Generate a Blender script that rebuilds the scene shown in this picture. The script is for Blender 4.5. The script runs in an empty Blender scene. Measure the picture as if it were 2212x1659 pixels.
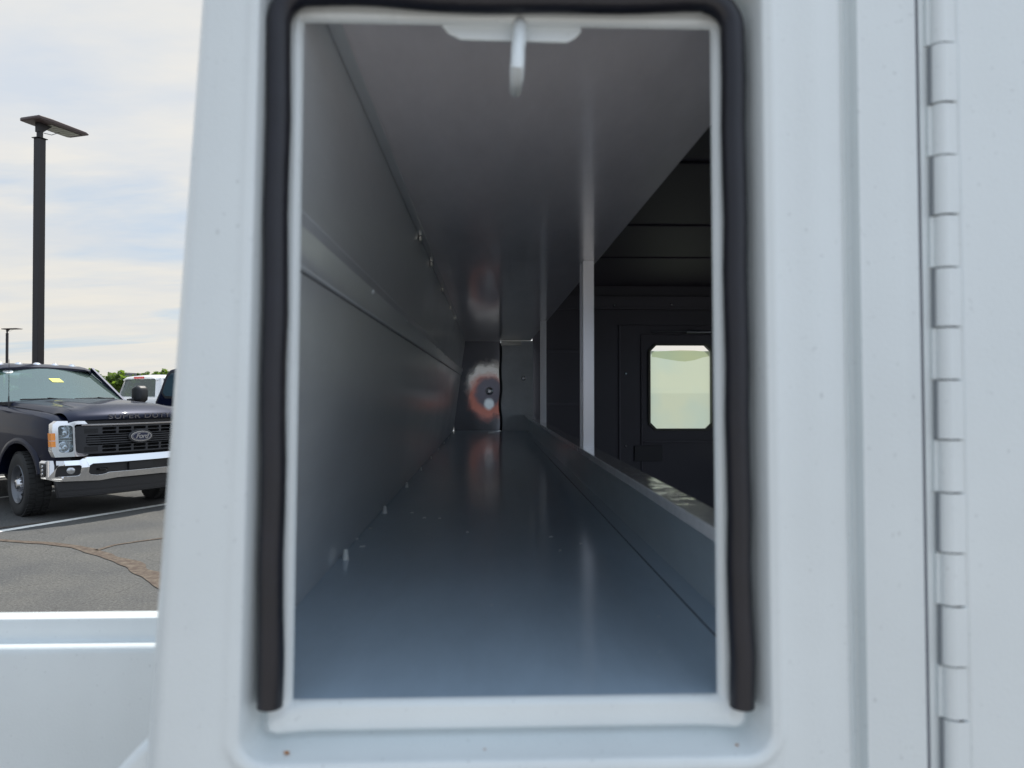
import bpy, bmesh, math, random
from mathutils import Vector, Matrix
import mathutils.noise as mnoise
R = math.radians
S = bpy.context.scene
COL = S.collection
random.seed(7)

# ------------------------------------------------------------------ camera
CAM_H = 1.55
YAW, PITCH = R(1.96), R(0.68)
cd = bpy.data.cameras.new('camera'); cam = bpy.data.objects.new('camera', cd); COL.objects.link(cam)
cd.sensor_width = 36; cd.lens = 1550 / 2212 * 36
cd.clip_start = 0.02; cd.clip_end = 3000
cam.location = (0, 0, CAM_H)
cam.rotation_euler = (math.pi / 2 + PITCH, 0, -YAW)
cd.dof.use_dof = True; cd.dof.focus_distance = 6.0; cd.dof.aperture_fstop = 7.6
S.camera = cam

# ------------------------------------------------------------------ light
SUN_EL, SUN_AZ = R(61), R(15)          # azimuth measured from +Y towards +X
sd = Vector((math.sin(SUN_AZ) * math.cos(SUN_EL), math.cos(SUN_AZ) * math.cos(SUN_EL), math.sin(SUN_EL)))
sl = bpy.data.lights.new('sun', 'SUN'); sl.energy = 5.0; sl.angle = R(0.55); sl.color = (1.0, 0.95, 0.87)
so = bpy.data.objects.new('sun', sl); COL.objects.link(so); so.location = (0, 0, 30)
so.rotation_euler = sd.to_track_quat('Z', 'Y').to_euler()
S.view_settings.view_transform = 'Standard'; S.view_settings.look = 'None'
S.view_settings.exposure = 0.0; S.view_settings.gamma = 1.0

W = bpy.data.worlds.new('World'); S.world = W; W.use_nodes = True
nt = W.node_tree; N = nt.nodes; L = nt.links; N.clear()
def nd(tree, typ, **k):
    n = tree.nodes.new(typ)
    for a, b in k.items(): setattr(n, a, b)
    return n
out = nd(nt, 'ShaderNodeOutputWorld'); bg = nd(nt, 'ShaderNodeBackground'); bg.inputs['Strength'].default_value = 0.1
sky = nd(nt, 'ShaderNodeTexSky', sky_type='NISHITA', sun_disc=False)
sky.sun_elevation = SUN_EL; sky.sun_rotation = SUN_AZ
tc = nd(nt, 'ShaderNodeTexCoord'); sep = nd(nt, 'ShaderNodeSeparateXYZ'); L.new(tc.outputs['Generated'], sep.inputs[0])
def wm(op, a, b=None):
    n = nd(nt, 'ShaderNodeMath', operation=op)
    for i, v in enumerate((a, b)):
        if v is None: continue
        if isinstance(v, (int, float)): n.inputs[i].default_value = v
        else: L.new(v, n.inputs[i])
    return n.outputs[0]
zz = wm('ADD', wm('MAXIMUM', sep.outputs[2], 0.0), 0.10)
comb = nd(nt, 'ShaderNodeCombineXYZ')
L.new(wm('DIVIDE', sep.outputs[0], zz), comb.inputs[0]); L.new(wm('DIVIDE', sep.outputs[1], zz), comb.inputs[1])
mp = nd(nt, 'ShaderNodeMapping'); mp.inputs['Location'].default_value = (3.1, 1.35, 0.0); mp.inputs['Scale'].default_value = (0.55, 1.1, 1)
mp.inputs['Rotation'].default_value = (0, 0, R(25))
L.new(comb.outputs[0], mp.inputs[0])
n1 = nd(nt, 'ShaderNodeTexNoise'); n1.inputs['Scale'].default_value = 0.75; n1.inputs['Detail'].default_value = 7; n1.inputs['Roughness'].default_value = 0.52
n1.inputs['Distortion'].default_value = 0.4
L.new(mp.outputs[0], n1.inputs['Vector'])
cr = nd(nt, 'ShaderNodeValToRGB'); cr.color_ramp.elements[0].position = 0.30; cr.color_ramp.elements[1].position = 0.47
L.new(n1.outputs['Fac'], cr.inputs[0])
n2 = nd(nt, 'ShaderNodeTexNoise'); n2.inputs['Scale'].default_value = 1.9; n2.inputs['Detail'].default_value = 6; n2.inputs['Roughness'].default_value = 0.55
L.new(mp.outputs[0], n2.inputs['Vector'])
cc = nd(nt, 'ShaderNodeValToRGB')
cc.color_ramp.elements[0].position = 0.35; cc.color_ramp.elements[0].color = (0.67, 0.73, 0.81, 1)
cc.color_ramp.elements[1].position = 0.62; cc.color_ramp.elements[1].color = (0.84, 0.83, 0.80, 1)
L.new(n2.outputs['Fac'], cc.inputs[0])
# near the horizon the cloud deck is cream coloured
hz = nd(nt, 'ShaderNodeMapRange'); hz.inputs[1].default_value = 0.02; hz.inputs[2].default_value = 0.30
hz.inputs[3].default_value = 1.0; hz.inputs[4].default_value = 0.0
L.new(sep.outputs[2], hz.inputs[0])
mxh = nd(nt, 'ShaderNodeMix', data_type='RGBA'); L.new(wm('MULTIPLY', hz.outputs[0], 0.55), mxh.inputs[0])
L.new(cc.outputs[0], mxh.inputs[6]); mxh.inputs[7].default_value = (0.84, 0.79, 0.68, 1)
sc10 = nd(nt, 'ShaderNodeVectorMath', operation='SCALE'); sc10.inputs['Scale'].default_value = 10.0
L.new(mxh.outputs[2], sc10.inputs[0])
blue = nd(nt, 'ShaderNodeVectorMath', operation='SCALE'); blue.inputs['Scale'].default_value = 1.0
L.new(sky.outputs[0], blue.inputs[0])
veil = nd(nt, 'ShaderNodeMix', data_type='RGBA'); veil.inputs[0].default_value = 0.62
L.new(blue.outputs[0], veil.inputs[6]); veil.inputs[7].default_value = (5.0, 6.9, 9.2, 1)
mx = nd(nt, 'ShaderNodeMix', data_type='RGBA'); L.new(cr.outputs[0], mx.inputs[0])
L.new(veil.outputs[2], mx.inputs[6]); L.new(sc10.outputs[0], mx.inputs[7])
zen = nd(nt, 'ShaderNodeMapRange', interpolation_type='SMOOTHSTEP'); zen.inputs[1].default_value = 0.48; zen.inputs[2].default_value = 0.92
zen.inputs[3].default_value = 0.0; zen.inputs[4].default_value = 1.0; L.new(sep.outputs[2], zen.inputs[0])
back = nd(nt, 'ShaderNodeMapRange', interpolation_type='SMOOTHSTEP'); back.inputs[1].default_value = 0.25; back.inputs[2].default_value = -0.45
back.inputs[3].default_value = 0.0; back.inputs[4].default_value = 1.0; L.new(sep.outputs[1], back.inputs[0])
# away from the sun the veil is thinner and bluer, overhead it is thick and bright
mb = nd(nt, 'ShaderNodeMix', data_type='RGBA'); L.new(wm('MULTIPLY', back.outputs[0], 0.75), mb.inputs[0]); L.new(mx.outputs[2], mb.inputs[6]); mb.inputs[7].default_value = (7.6, 9.0, 11.0, 1)
mz = nd(nt, 'ShaderNodeMix', data_type='RGBA'); L.new(zen.outputs[0], mz.inputs[0]); L.new(mb.outputs[2], mz.inputs[6]); mz.inputs[7].default_value = (8.6, 10.2, 12.2, 1)
# broad cloud brightness change from left to right behind the camera
az = nd(nt, 'ShaderNodeMapRange', interpolation_type='SMOOTHSTEP'); az.inputs[1].default_value = -.75; az.inputs[2].default_value = .75; az.inputs[3].default_value = .72; az.inputs[4].default_value = 1.22
L.new(sep.outputs[0], az.inputs[0])
azm = nd(nt, 'ShaderNodeMix'); L.new(back.outputs[0], azm.inputs[0]); azm.inputs[2].default_value = 1.0; L.new(az.outputs[0], azm.inputs[3])
fin = nd(nt, 'ShaderNodeVectorMath', operation='SCALE'); L.new(mz.outputs[2], fin.inputs[0]); L.new(azm.outputs[0], fin.inputs['Scale'])
L.new(fin.outputs[0], bg.inputs['Color']); L.new(bg.outputs[0], out.inputs[0])

# ------------------------------------------------------------------ helpers
fw = Vector((math.sin(YAW) * math.cos(PITCH), math.cos(YAW) * math.cos(PITCH), math.sin(PITCH)))
rt = Vector((math.cos(YAW), -math.sin(YAW), 0)); up = rt.cross(fw)
def ray(px, py): return fw + rt * ((px - 1106) / 1550) + up * ((829.5 - py) / 1550)
def at(px, py, Y):
    d = ray(px, py); return Vector((0, 0, CAM_H)) + d * (Y / d.y)
def gp(px, py, z=0.0):
    d = ray(px, py); return Vector((0, 0, CAM_H)) + d * ((z - CAM_H) / d.z)

MATS = {}
def mat(name, col, rough=0.5, metal=0.0, coat=0.0, bump=0.0, bscale=200, var=0.0, vscale=8, spec=0.5, crough=0.06):
    if name in MATS: return MATS[name]
    m = bpy.data.materials.new(name); m.use_nodes = True; t = m.node_tree
    p = t.nodes['Principled BSDF']
    p.inputs['Base Color'].default_value = (*col, 1); p.inputs['Roughness'].default_value = rough
    p.inputs['Metallic'].default_value = metal; p.inputs['Coat Weight'].default_value = coat
    p.inputs['Coat Roughness'].default_value = crough; p.inputs['Specular IOR Level'].default_value = spec
    co = nd(t, 'ShaderNodeTexCoord')
    if var > 0:
        nz = nd(t, 'ShaderNodeTexNoise'); nz.inputs['Scale'].default_value = vscale; nz.inputs['Detail'].default_value = 6
        t.links.new(co.outputs['Object'], nz.inputs['Vector'])
        mr = nd(t, 'ShaderNodeMapRange'); mr.inputs[1].default_value = 0.3; mr.inputs[2].default_value = 0.7
        mr.inputs[3].default_value = 1 - var; mr.inputs[4].default_value = 1 + var * 0.5
        t.links.new(nz.outputs[0], mr.inputs[0])
        vm = nd(t, 'ShaderNodeVectorMath', operation='SCALE'); vm.inputs[0].default_value = col
        t.links.new(mr.outputs[0], vm.inputs['Scale']); t.links.new(vm.outputs[0], p.inputs['Base Color'])
    if bump > 0:
        nb = nd(t, 'ShaderNodeTexNoise'); nb.inputs['Scale'].default_value = bscale; nb.inputs['Detail'].default_value = 3
        t.links.new(co.outputs['Object'], nb.inputs['Vector'])
        b = nd(t, 'ShaderNodeBump'); b.inputs['Strength'].default_value = bump; b.inputs['Distance'].default_value = 0.002
        t.links.new(nb.outputs[0], b.inputs['Height']); t.links.new(b.outputs[0], p.inputs['Normal'])
        if coat > 0: t.links.new(b.outputs[0], p.inputs['Coat Normal'])
    MATS[name] = m; return m

def put(name, bm, m, parent=None, smooth=True, bev=0.0, seg=2, auto=35):
    me = bpy.data.meshes.new(name)
    bmesh.ops.recalc_face_normals(bm, faces=bm.faces[:])
    bm.to_mesh(me); bm.free()
    o = bpy.data.objects.new(name, me); COL.objects.link(o)
    if m: me.materials.append(m)
    if smooth:
        me.polygons.foreach_set('use_smooth', [True] * len(me.polygons)); me.set_sharp_from_angle(angle=R(auto))
    if bev > 0:
        b = o.modifiers.new('bevel', 'BEVEL'); b.width = bev; b.segments = seg; b.limit_method = 'ANGLE'; b.angle_limit = R(38)
        b.harden_normals = False
    if parent: o.parent = parent
    return o
def tag(o, label=None, cat=None, group=None, kind=None):
    if label: o['label'] = label
    if cat: o['category'] = cat
    if group: o['group'] = group
    if kind: o['kind'] = kind
    return o
def empty(name, loc, rz=0):
    o = bpy.data.objects.new(name, None); COL.objects.link(o); o.location = loc; o.rotation_euler = (0, 0, rz)
    o.empty_display_size = 0.2; return o
def box(bm, x0, x1, y0, y1, z0, z1, M=None):
    vs = [bm.verts.new(Vector(p)) for p in ((x0,y0,z0),(x1,y0,z0),(x1,y1,z0),(x0,y1,z0),(x0,y0,z1),(x1,y0,z1),(x1,y1,z1),(x0,y1,z1))]
    if M:
        for v in vs: v.co = M @ v.co
    for f in ((0,3,2,1),(4,5,6,7),(0,1,5,4),(1,2,6,5),(2,3,7,6),(3,0,4,7)): bm.faces.new([vs[i] for i in f])
    return vs
def hexa(bm, p):   # 8 points bottom ring, top ring
    vs = [bm.verts.new(Vector(q)) for q in p]
    for f in ((0,3,2,1),(4,5,6,7),(0,1,5,4),(1,2,6,5),(2,3,7,6),(3,0,4,7)): bm.faces.new([vs[i] for i in f])
def loft(bm, secs, closed=True, caps=True):
    rows = [[bm.verts.new(Vector(p)) for p in s] for s in secs]
    n = len(rows[0])
    for a, b in zip(rows, rows[1:]):
        for i in range(n if closed else n - 1):
            j = (i + 1) % n; bm.faces.new((a[i], a[j], b[j], b[i]))
    if caps and closed:
        bm.faces.new(rows[0][::-1]); bm.faces.new(rows[-1])
    return rows
def tube(bm, pts, r, n=10, caps=True):
    pts = [Vector(p) for p in pts]; rs = r if isinstance(r, (list, tuple)) else [r] * len(pts)
    secs = []; prev = None
    for i, p in enumerate(pts):
        d = (pts[min(i + 1, len(pts) - 1)] - pts[max(i - 1, 0)]).normalized()
        if prev is None:
            a = d.orthogonal().normalized()
        else:
            a = (prev - d * prev.dot(d)).normalized()
        prev = a; b = d.cross(a)
        secs.append([p + (a * math.cos(2 * math.pi * k / n) + b * math.sin(2 * math.pi * k / n)) * rs[i] for k in range(n)])
    loft(bm, secs, True, caps)
def lathe(bm, prof, axis='y', n=48, c=(0, 0, 0)):
    c = Vector(c); secs = []
    for k in range(n):
        a = 2 * math.pi * k / n; ca, sa = math.cos(a), math.sin(a); s = []
        for (r, h) in prof:
            v = (r * ca, h, r * sa) if axis == 'y' else ((h, r * ca, r * sa) if axis == 'x' else (r * ca, r * sa, h))
            s.append(c + Vector(v))
        secs.append(s)
    rows = [[bm.verts.new(p) for p in s] for s in secs]
    for k in range(n):
        a, b = rows[k], rows[(k + 1) % n]
        for i in range(len(prof) - 1): bm.faces.new((a[i], a[i + 1], b[i + 1], b[i]))
    bmesh.ops.remove_doubles(bm, verts=bm.verts[:], dist=1e-6)
def prism(bm, poly, x0, x1, ax='x'):   # poly of 2-D points extruded along an axis
    def mk(h, a, b): return {'x': (h, a, b), 'y': (a, h, b), 'z': (a, b, h)}[ax]
    A = [bm.verts.new(mk(x0, *p)) for p in poly]; B = [bm.verts.new(mk(x1, *p)) for p in poly]
    bm.faces.new(A[::-1]); bm.faces.new(B)
    n = len(poly)
    for i in range(n): bm.faces.new((A[i], A[(i + 1) % n], B[(i + 1) % n], B[i]))
def rrect(a0, a1, b0, b1, r, n=5):
    P = []
    for cx, cy, s in ((a1 - r, b1 - r, 0), (a0 + r, b1 - r, 90), (a0 + r, b0 + r, 180), (a1 - r, b0 + r, 270)):
        for k in range(n + 1):
            t = R(s + 90 * k / n); P.append((cx + r * math.cos(t), cy + r * math.sin(t)))
    return P
def oval(ca, cb, ra, rb, n=40): return [(ca + ra * math.cos(2 * math.pi * k / n), cb + rb * math.sin(2 * math.pi * k / n)) for k in range(n)]
def cut(o, bmc):
    me = bpy.data.meshes.new('cutter'); bmesh.ops.recalc_face_normals(bmc, faces=bmc.faces[:]); bmc.to_mesh(me); bmc.free()
    c = bpy.data.objects.new('cutter', me); COL.objects.link(c)
    par = o.parent; o.parent = None
    mods = [m for m in o.modifiers]
    for m in mods: m.show_viewport = False
    b = o.modifiers.new('b', 'BOOLEAN'); b.operation = 'DIFFERENCE'; b.object = c; b.solver = 'EXACT'
    bpy.context.view_layer.update()
    dg = bpy.context.evaluated_depsgraph_get()
    nm = bpy.data.meshes.new_from_object(o.evaluated_get(dg))
    o.modifiers.remove(b)
    for m in mods: m.show_viewport = True
    old = o.data; o.data = nm; nm.name = old.name
    o.parent = par
    bpy.data.objects.remove(c); bpy.data.meshes.remove(me)
    nm.set_sharp_from_angle(angle=R(35))
def text_bm(body, size, ext, sx=1.0, shear=0.0, space=1.0, offset=0.0):
    c = bpy.data.curves.new('t', 'FONT'); c.body = body; c.size = size; c.extrude = ext; c.align_x = 'CENTER'; c.align_y = 'CENTER'
    c.shear = shear; c.space_character = space; c.resolution_u = 4; c.offset = offset
    o = bpy.data.objects.new('t', c); COL.objects.link(o); bpy.context.view_layer.update()
    me = bpy.data.meshes.new_from_object(o.evaluated_get(bpy.context.evaluated_depsgraph_get()))
    bm = bmesh.new(); bm.from_mesh(me)
    for v in bm.verts: v.co.x *= sx
    bpy.data.objects.remove(o); bpy.data.curves.remove(c); bpy.data.meshes.remove(me)
    return bm

# ------------------------------------------------------------------ materials
def white_paint():
    m = bpy.data.materials.new('white_paint'); m.use_nodes = True; t = m.node_tree; p = t.nodes['Principled BSDF']
    co = nd(t, 'ShaderNodeTexCoord')
    def noise(s, d=4, r=.6, sc=(1, 1, 1)):
        mp = nd(t, 'ShaderNodeMapping'); mp.inputs['Scale'].default_value = sc; t.links.new(co.outputs['Object'], mp.inputs[0])
        n = nd(t, 'ShaderNodeTexNoise'); n.inputs['Scale'].default_value = s; n.inputs['Detail'].default_value = d; n.inputs['Roughness'].default_value = r
        t.links.new(mp.outputs[0], n.inputs['Vector']); return n.outputs[0]
    def rng(i, a, b, c, d):
        n = nd(t, 'ShaderNodeMapRange'); 
        for k, v in enumerate((a, b, c, d)): n.inputs[k + 1].default_value = v
        t.links.new(i, n.inputs[0]); return n.outputs[0]
    def mul(a, b):
        n = nd(t, 'ShaderNodeMath', operation='MULTIPLY'); t.links.new(a, n.inputs[0]); t.links.new(b, n.inputs[1]); return n.outputs[0]
    grime = mul(rng(noise(9, 3, .5, (1, 1, .05)), .3, .7, .955, 1.02), rng(noise(5, 6), .3, .7, .955, 1.02))
    dust = rng(noise(230, 2, .5), .70, .76, 1.0, .78); patch = rng(noise(7, 3), .50, .62, 0, 1)
    v = nd(t, 'ShaderNodeTexVoronoi'); v.inputs['Scale'].default_value = 60; t.links.new(co.outputs['Object'], v.inputs['Vector'])
    sp = rng(v.outputs['Distance'], .03, .055, .80, 1.0)
    vm = nd(t, 'ShaderNodeVectorMath', operation='SCALE'); vm.inputs[0].default_value = (0.70, 0.745, 0.755)
    t.links.new(mul(mul(grime, dust), sp), vm.inputs['Scale']); t.links.new(vm.outputs[0], p.inputs['Base Color'])
    t.links.new(rng(noise(6, 5, .6, (1, 1, .3)), .3, .7, .24, .46), p.inputs['Roughness'])
    p.inputs['Coat Weight'].default_value = .6; t.links.new(rng(noise(11, 5), .35, .65, .04, .22), p.inputs['Coat Roughness'])
    ad = nd(t, 'ShaderNodeMath', operation='MULTIPLY_ADD'); ad.inputs[1].default_value = 1.5; t.links.new(noise(14, 3, .5, (1, 1, .12)), ad.inputs[0]); t.links.new(noise(420, 2, .5), ad.inputs[2])
    b = nd(t, 'ShaderNodeBump'); b.inputs['Strength'].default_value = .22; b.inputs['Distance'].default_value = .0012
    t.links.new(ad.outputs[0], b.inputs['Height']); t.links.new(b.outputs[0], p.inputs['Normal']); t.links.new(b.outputs[0], p.inputs['Coat Normal'])
    return m
WHITE = white_paint()
def interior_paint(name, C, CW=1.0, CR=(.05, .16)):
    m = mat(name, C, 0.30, coat=CW, crough=0.08, bump=0.09, bscale=28)
    t = m.node_tree; p = t.nodes['Principled BSDF']
    co = nd(t, 'ShaderNodeTexCoord'); v = nd(t, 'ShaderNodeTexVoronoi'); v.inputs['Scale'].default_value = 38
    t.links.new(co.outputs['Object'], v.inputs['Vector'])
    r = nd(t, 'ShaderNodeValToRGB'); r.color_ramp.elements[0].position = 0.045; r.color_ramp.elements[1].position = 0.065
    t.links.new(v.outputs['Distance'], r.inputs[0])
    n = nd(t, 'ShaderNodeTexNoise'); n.inputs['Scale'].default_value = 3.0; n.inputs['Detail'].default_value = 4
    t.links.new(co.outputs['Object'], n.inputs['Vector'])
    r2 = nd(t, 'ShaderNodeValToRGB'); r2.color_ramp.elements[0].position = 0.60; r2.color_ramp.elements[1].position = 0.66
    t.links.new(n.outputs[0], r2.inputs[0])
    mul = nd(t, 'ShaderNodeMath', operation='MULTIPLY')
    inv = nd(t, 'ShaderNodeMath', operation='SUBTRACT'); inv.inputs[0].default_value = 1.0; t.links.new(r.outputs[0], inv.inputs[1])
    t.links.new(inv.outputs[0], mul.inputs[0]); t.links.new(r2.outputs[0], mul.inputs[1])
    mxx = nd(t, 'ShaderNodeMix', data_type='RGBA'); t.links.new(mul.outputs[0], mxx.inputs[0])
    mxx.inputs[6].default_value = (*C, 1); mxx.inputs[7].default_value = (0.75, 0.75, 0.72, 1)
    ns = nd(t, 'ShaderNodeTexNoise'); ns.inputs['Scale'].default_value = 5; ns.inputs['Detail'].default_value = 9; ns.inputs['Roughness'].default_value = .7
    mps = nd(t, 'ShaderNodeMapping'); mps.inputs['Scale'].default_value = (1.6, .5, 1.6); t.links.new(co.outputs['Object'], mps.inputs[0]); t.links.new(mps.outputs[0], ns.inputs['Vector'])
    gr_ = nd(t, 'ShaderNodeMapRange'); gr_.inputs[1].default_value = .35; gr_.inputs[2].default_value = .68; gr_.inputs[3].default_value = 1.04; gr_.inputs[4].default_value = .84; t.links.new(ns.outputs[0], gr_.inputs[0])
    vs_ = nd(t, 'ShaderNodeVectorMath', operation='SCALE'); t.links.new(mxx.outputs[2], vs_.inputs[0]); t.links.new(gr_.outputs[0], vs_.inputs['Scale']); t.links.new(vs_.outputs[0], p.inputs['Base Color'])
    rg = nd(t, 'ShaderNodeMapRange'); rg.inputs[1].default_value = .35; rg.inputs[2].default_value = .7; rg.inputs[3].default_value = CR[0]; rg.inputs[4].default_value = CR[1]; t.links.new(ns.outputs[0], rg.inputs[0]); t.links.new(rg.outputs[0], p.inputs['Coat Roughness'])
    return m
INT = interior_paint('lining_paint', (0.62, 0.65, 0.67), .8, (.10, .22))
FLO = interior_paint('floor_shade_paint', (0.38, 0.49, 0.60), .7, (.08, .2))  # lining paint made darker and bluer, its sky light put into the colour
SHE = interior_paint('shelf_lit_paint', (0.84, 0.80, 0.82), .8)  # lining paint lightened, the bounce from the ground put into the colour
LOW = interior_paint('low_wall_paint', (0.52, 0.60, 0.64), .6)
BAY = mat('cargo_bay_paint', (0.13, 0.13, 0.155), 0.6, coat=0.05)
RUB = mat('black_rubber', (0.008, 0.008, 0.014), 0.38, bump=0.2, bscale=120, spec=0.5, var=.3, vscale=25)
DARKGAP = mat('dark_seam', (0.06, 0.065, 0.075), 0.6)
GALV = mat('brushed_metal', (0.55, 0.55, 0.52), 0.3, metal=0.9, bump=0.15, bscale=120)
BOLT = mat('bolt_metal', (0.6, 0.6, 0.62), 0.25, metal=1.0)
NUB = mat('white_nub', (0.8, 0.82, 0.8), 0.4)
CHROME = mat('chrome', (0.82, 0.82, 0.84), 0.08, metal=1.0)
PLAST = mat('black_plastic', (0.018, 0.018, 0.02), 0.45, bump=0.1, bscale=300)
GRILLE = mat('grille_plastic', (0.03, 0.031, 0.036), 0.35)
HOLE = mat('deep_black', (0.004, 0.004, 0.005), 0.8)
TYRE = mat('tyre_rubber', (0.022, 0.022, 0.022), 0.8, bump=0.3, bscale=90)
STEEL = mat('silver_wheel_paint', (0.17, 0.175, 0.19), 0.35, metal=0.6)
NAVY = mat('black_blue_car_paint', (0.0035, 0.0065, 0.023), 0.42, metal=0.35, coat=.42, crough=0.03, spec=0.1)
CARWHITE = mat('white_car_paint', (0.78, 0.78, 0.78), 0.35, coat=1.0, crough=0.03)
AMBER = mat('amber_lens', (0.9, 0.28, 0.01), 0.2, coat=1.0)
RED = mat('red_lens', (0.6, 0.01, 0.01), 0.2, coat=1.0)
SEAT = mat('grey_seat_cloth', (0.10, 0.105, 0.11), 0.9)
YEL = mat('yellow_sticker', (0.85, 0.80, 0.08), 0.6)
PAPER = mat('white_sticker', (0.75, 0.78, 0.76), 0.6)
POLE = mat('dark_bronze_pole', (0.018, 0.015, 0.016), 0.5, var=0.1)
HEADM = mat('lamp_housing', (0.085, 0.058, 0.055), 0.45)
LED = mat('lamp_panel', (0.42, 0.42, 0.34), 0.35)
OVALB = mat('badge_blue', (0.004, 0.012, 0.05), 0.2, coat=1.0)

def glass(name, tint, refl, haze, hazecol):
    m = bpy.data.materials.new(name); m.use_nodes = True; t = m.node_tree; t.nodes.clear()
    o = nd(t, 'ShaderNodeOutputMaterial'); tr = nd(t, 'ShaderNodeBsdfTransparent'); tr.inputs[0].default_value = (*tint, 1)
    gl = nd(t, 'ShaderNodeBsdfGlossy'); gl.inputs['Roughness'].default_value = 0.02; gl.inputs['Color'].default_value = (0.85, 0.95, 0.95, 1)
    df = nd(t, 'ShaderNodeBsdfDiffuse'); df.inputs[0].default_value = (*hazecol, 1)
    fr = nd(t, 'ShaderNodeFresnel'); fr.inputs[0].default_value = 1.5
    ma = nd(t, 'ShaderNodeMath', operation='MULTIPLY_ADD'); ma.inputs[1].default_value = 1.0; ma.inputs[2].default_value = refl; ma.use_clamp = True
    t.links.new(fr.outputs[0], ma.inputs[0])
    m1 = nd(t, 'ShaderNodeMixShader'); m1.inputs[0].default_value = haze; t.links.new(tr.outputs[0], m1.inputs[1]); t.links.new(df.outputs[0], m1.inputs[2])
    m2 = nd(t, 'ShaderNodeMixShader'); t.links.new(ma.outputs[0], m2.inputs[0]); t.links.new(m1.outputs[0], m2.inputs[1]); t.links.new(gl.outputs[0], m2.inputs[2])
    t.links.new(m2.outputs[0], o.inputs[0]); MATS[name] = m; return m
WSG = glass('windscreen_glass', (0.50, 0.70, 0.68), 0.12, 0.20, (0.34, 0.47, 0.42))
SDG = glass('side_glass', (0.30, 0.40, 0.42), 0.05, 0.03, (0.3, 0.4, 0.4))
LENS = glass('lamp_lens', (0.9, 0.93, 0.95), 0.03, 0.05, (0.7, 0.72, 0.75))

# asphalt
def asphalt():
    m = bpy.data.materials.new('asphalt'); m.use_nodes = True; t = m.node_tree; p = t.nodes['Principled BSDF']
    co = nd(t, 'ShaderNodeTexCoord')
    def noise(s, d=4, r=0.6):
        n = nd(t, 'ShaderNodeTexNoise'); n.inputs['Scale'].default_value = s; n.inputs['Detail'].default_value = d; n.inputs['Roughness'].default_value = r
        t.links.new(co.outputs['Object'], n.inputs['Vector']); return n.outputs[0]
    def ramp(i, a, b, ca, cb):
        r = nd(t, 'ShaderNodeValToRGB'); r.color_ramp.elements[0].position = a; r.color_ramp.elements[1].position = b
        r.color_ramp.elements[0].color = (*ca, 1); r.color_ramp.elements[1].color = (*cb, 1); t.links.new(i, r.inputs[0]); return r.outputs[0]
    base = ramp(noise(0.9, 6), 0.35, 0.7, (0.078, 0.079, 0.079), (0.114, 0.111, 0.102))
    sp = ramp(noise(45, 6, 0.85), 0.36, 0.66, (0.55, 0.55, 0.55), (1.6, 1.6, 1.6))
    mu = nd(t, 'ShaderNodeMix', data_type='RGBA', blend_type='MULTIPLY'); mu.inputs[0].default_value = 1.0
    t.links.new(base, mu.inputs[6]); t.links.new(sp, mu.inputs[7])
    wr = ramp(noise(26, 8, 0.8), 0.57, 0.66, (0, 0, 0), (1, 1, 1)); wp = ramp(noise(1.6, 4), 0.46, 0.62, (0, 0, 0), (1, 1, 1))
    mm = nd(t, 'ShaderNodeMath', operation='MULTIPLY'); t.links.new(wr, mm.inputs[0]); t.links.new(wp, mm.inputs[1])
    m2 = nd(t, 'ShaderNodeMix', data_type='RGBA'); t.links.new(mm.outputs[0], m2.inputs[0]); t.links.new(mu.outputs[2], m2.inputs[6]); m2.inputs[7].default_value = (0.26, 0.25, 0.21, 1)
    # hairline cracks
    v = nd(t, 'ShaderNodeTexVoronoi', feature='DISTANCE_TO_EDGE'); v.inputs['Scale'].default_value = 1.1
    dn = nd(t, 'ShaderNodeTexNoise'); dn.inputs['Scale'].default_value = 4; dn.inputs['Detail'].default_value = 6
    t.links.new(co.outputs['Object'], dn.inputs['Vector'])
    ad = nd(t, 'ShaderNodeMix', data_type='VECTOR'); ad.inputs[0].default_value = 0.25
    t.links.new(co.outputs['Object'], ad.inputs[4]); t.links.new(dn.outputs['Color'], ad.inputs[5]); t.links.new(ad.outputs[1], v.inputs['Vector'])
    ck = ramp(v.outputs['Distance'], 0.0, 0.006, (0.45, 0.45, 0.45), (1, 1, 1))
    m3 = nd(t, 'ShaderNodeMix', data_type='RGBA', blend_type='MULTIPLY'); m3.inputs[0].default_value = 0.6
    t.links.new(m2.outputs[2], m3.inputs[6]); t.links.new(ck, m3.inputs[7])
    t.links.new(m3.outputs[2], p.inputs['Base Color']); p.inputs['Roughness'].default_value = 0.85; p.inputs['Specular IOR Level'].default_value = 0.25
    b = nd(t, 'ShaderNodeBump'); b.inputs['Strength'].default_value = 0.6; b.inputs['Distance'].default_value = 0.01
    t.links.new(noise(120, 5, 0.7), b.inputs['Height']); t.links.new(b.outputs[0], p.inputs['Normal'])
    return m
ASPH = asphalt()
def worn(name, col, gap, lo, hi, scale):
    m = bpy.data.materials.new(name); m.use_nodes = True; t = m.node_tree; p = t.nodes['Principled BSDF']
    co = nd(t, 'ShaderNodeTexCoord'); n = nd(t, 'ShaderNodeTexNoise'); n.inputs['Scale'].default_value = scale; n.inputs['Detail'].default_value = 7; n.inputs['Roughness'].default_value = 0.7
    t.links.new(co.outputs['Object'], n.inputs['Vector'])
    r = nd(t, 'ShaderNodeValToRGB'); r.color_ramp.elements[0].position = lo; r.color_ramp.elements[1].position = hi
    r.color_ramp.elements[0].color = (*col, 1); r.color_ramp.elements[1].color = (*gap, 1)
    t.links.new(n.outputs[0], r.inputs[0]); t.links.new(r.outputs[0], p.inputs['Base Color']); p.inputs['Roughness'].default_value = 0.8
    return m
LINEM = worn('line_paint', (0.80, 0.79, 0.74), (0.30, 0.29, 0.27), 0.55, 0.72, 14)
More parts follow.
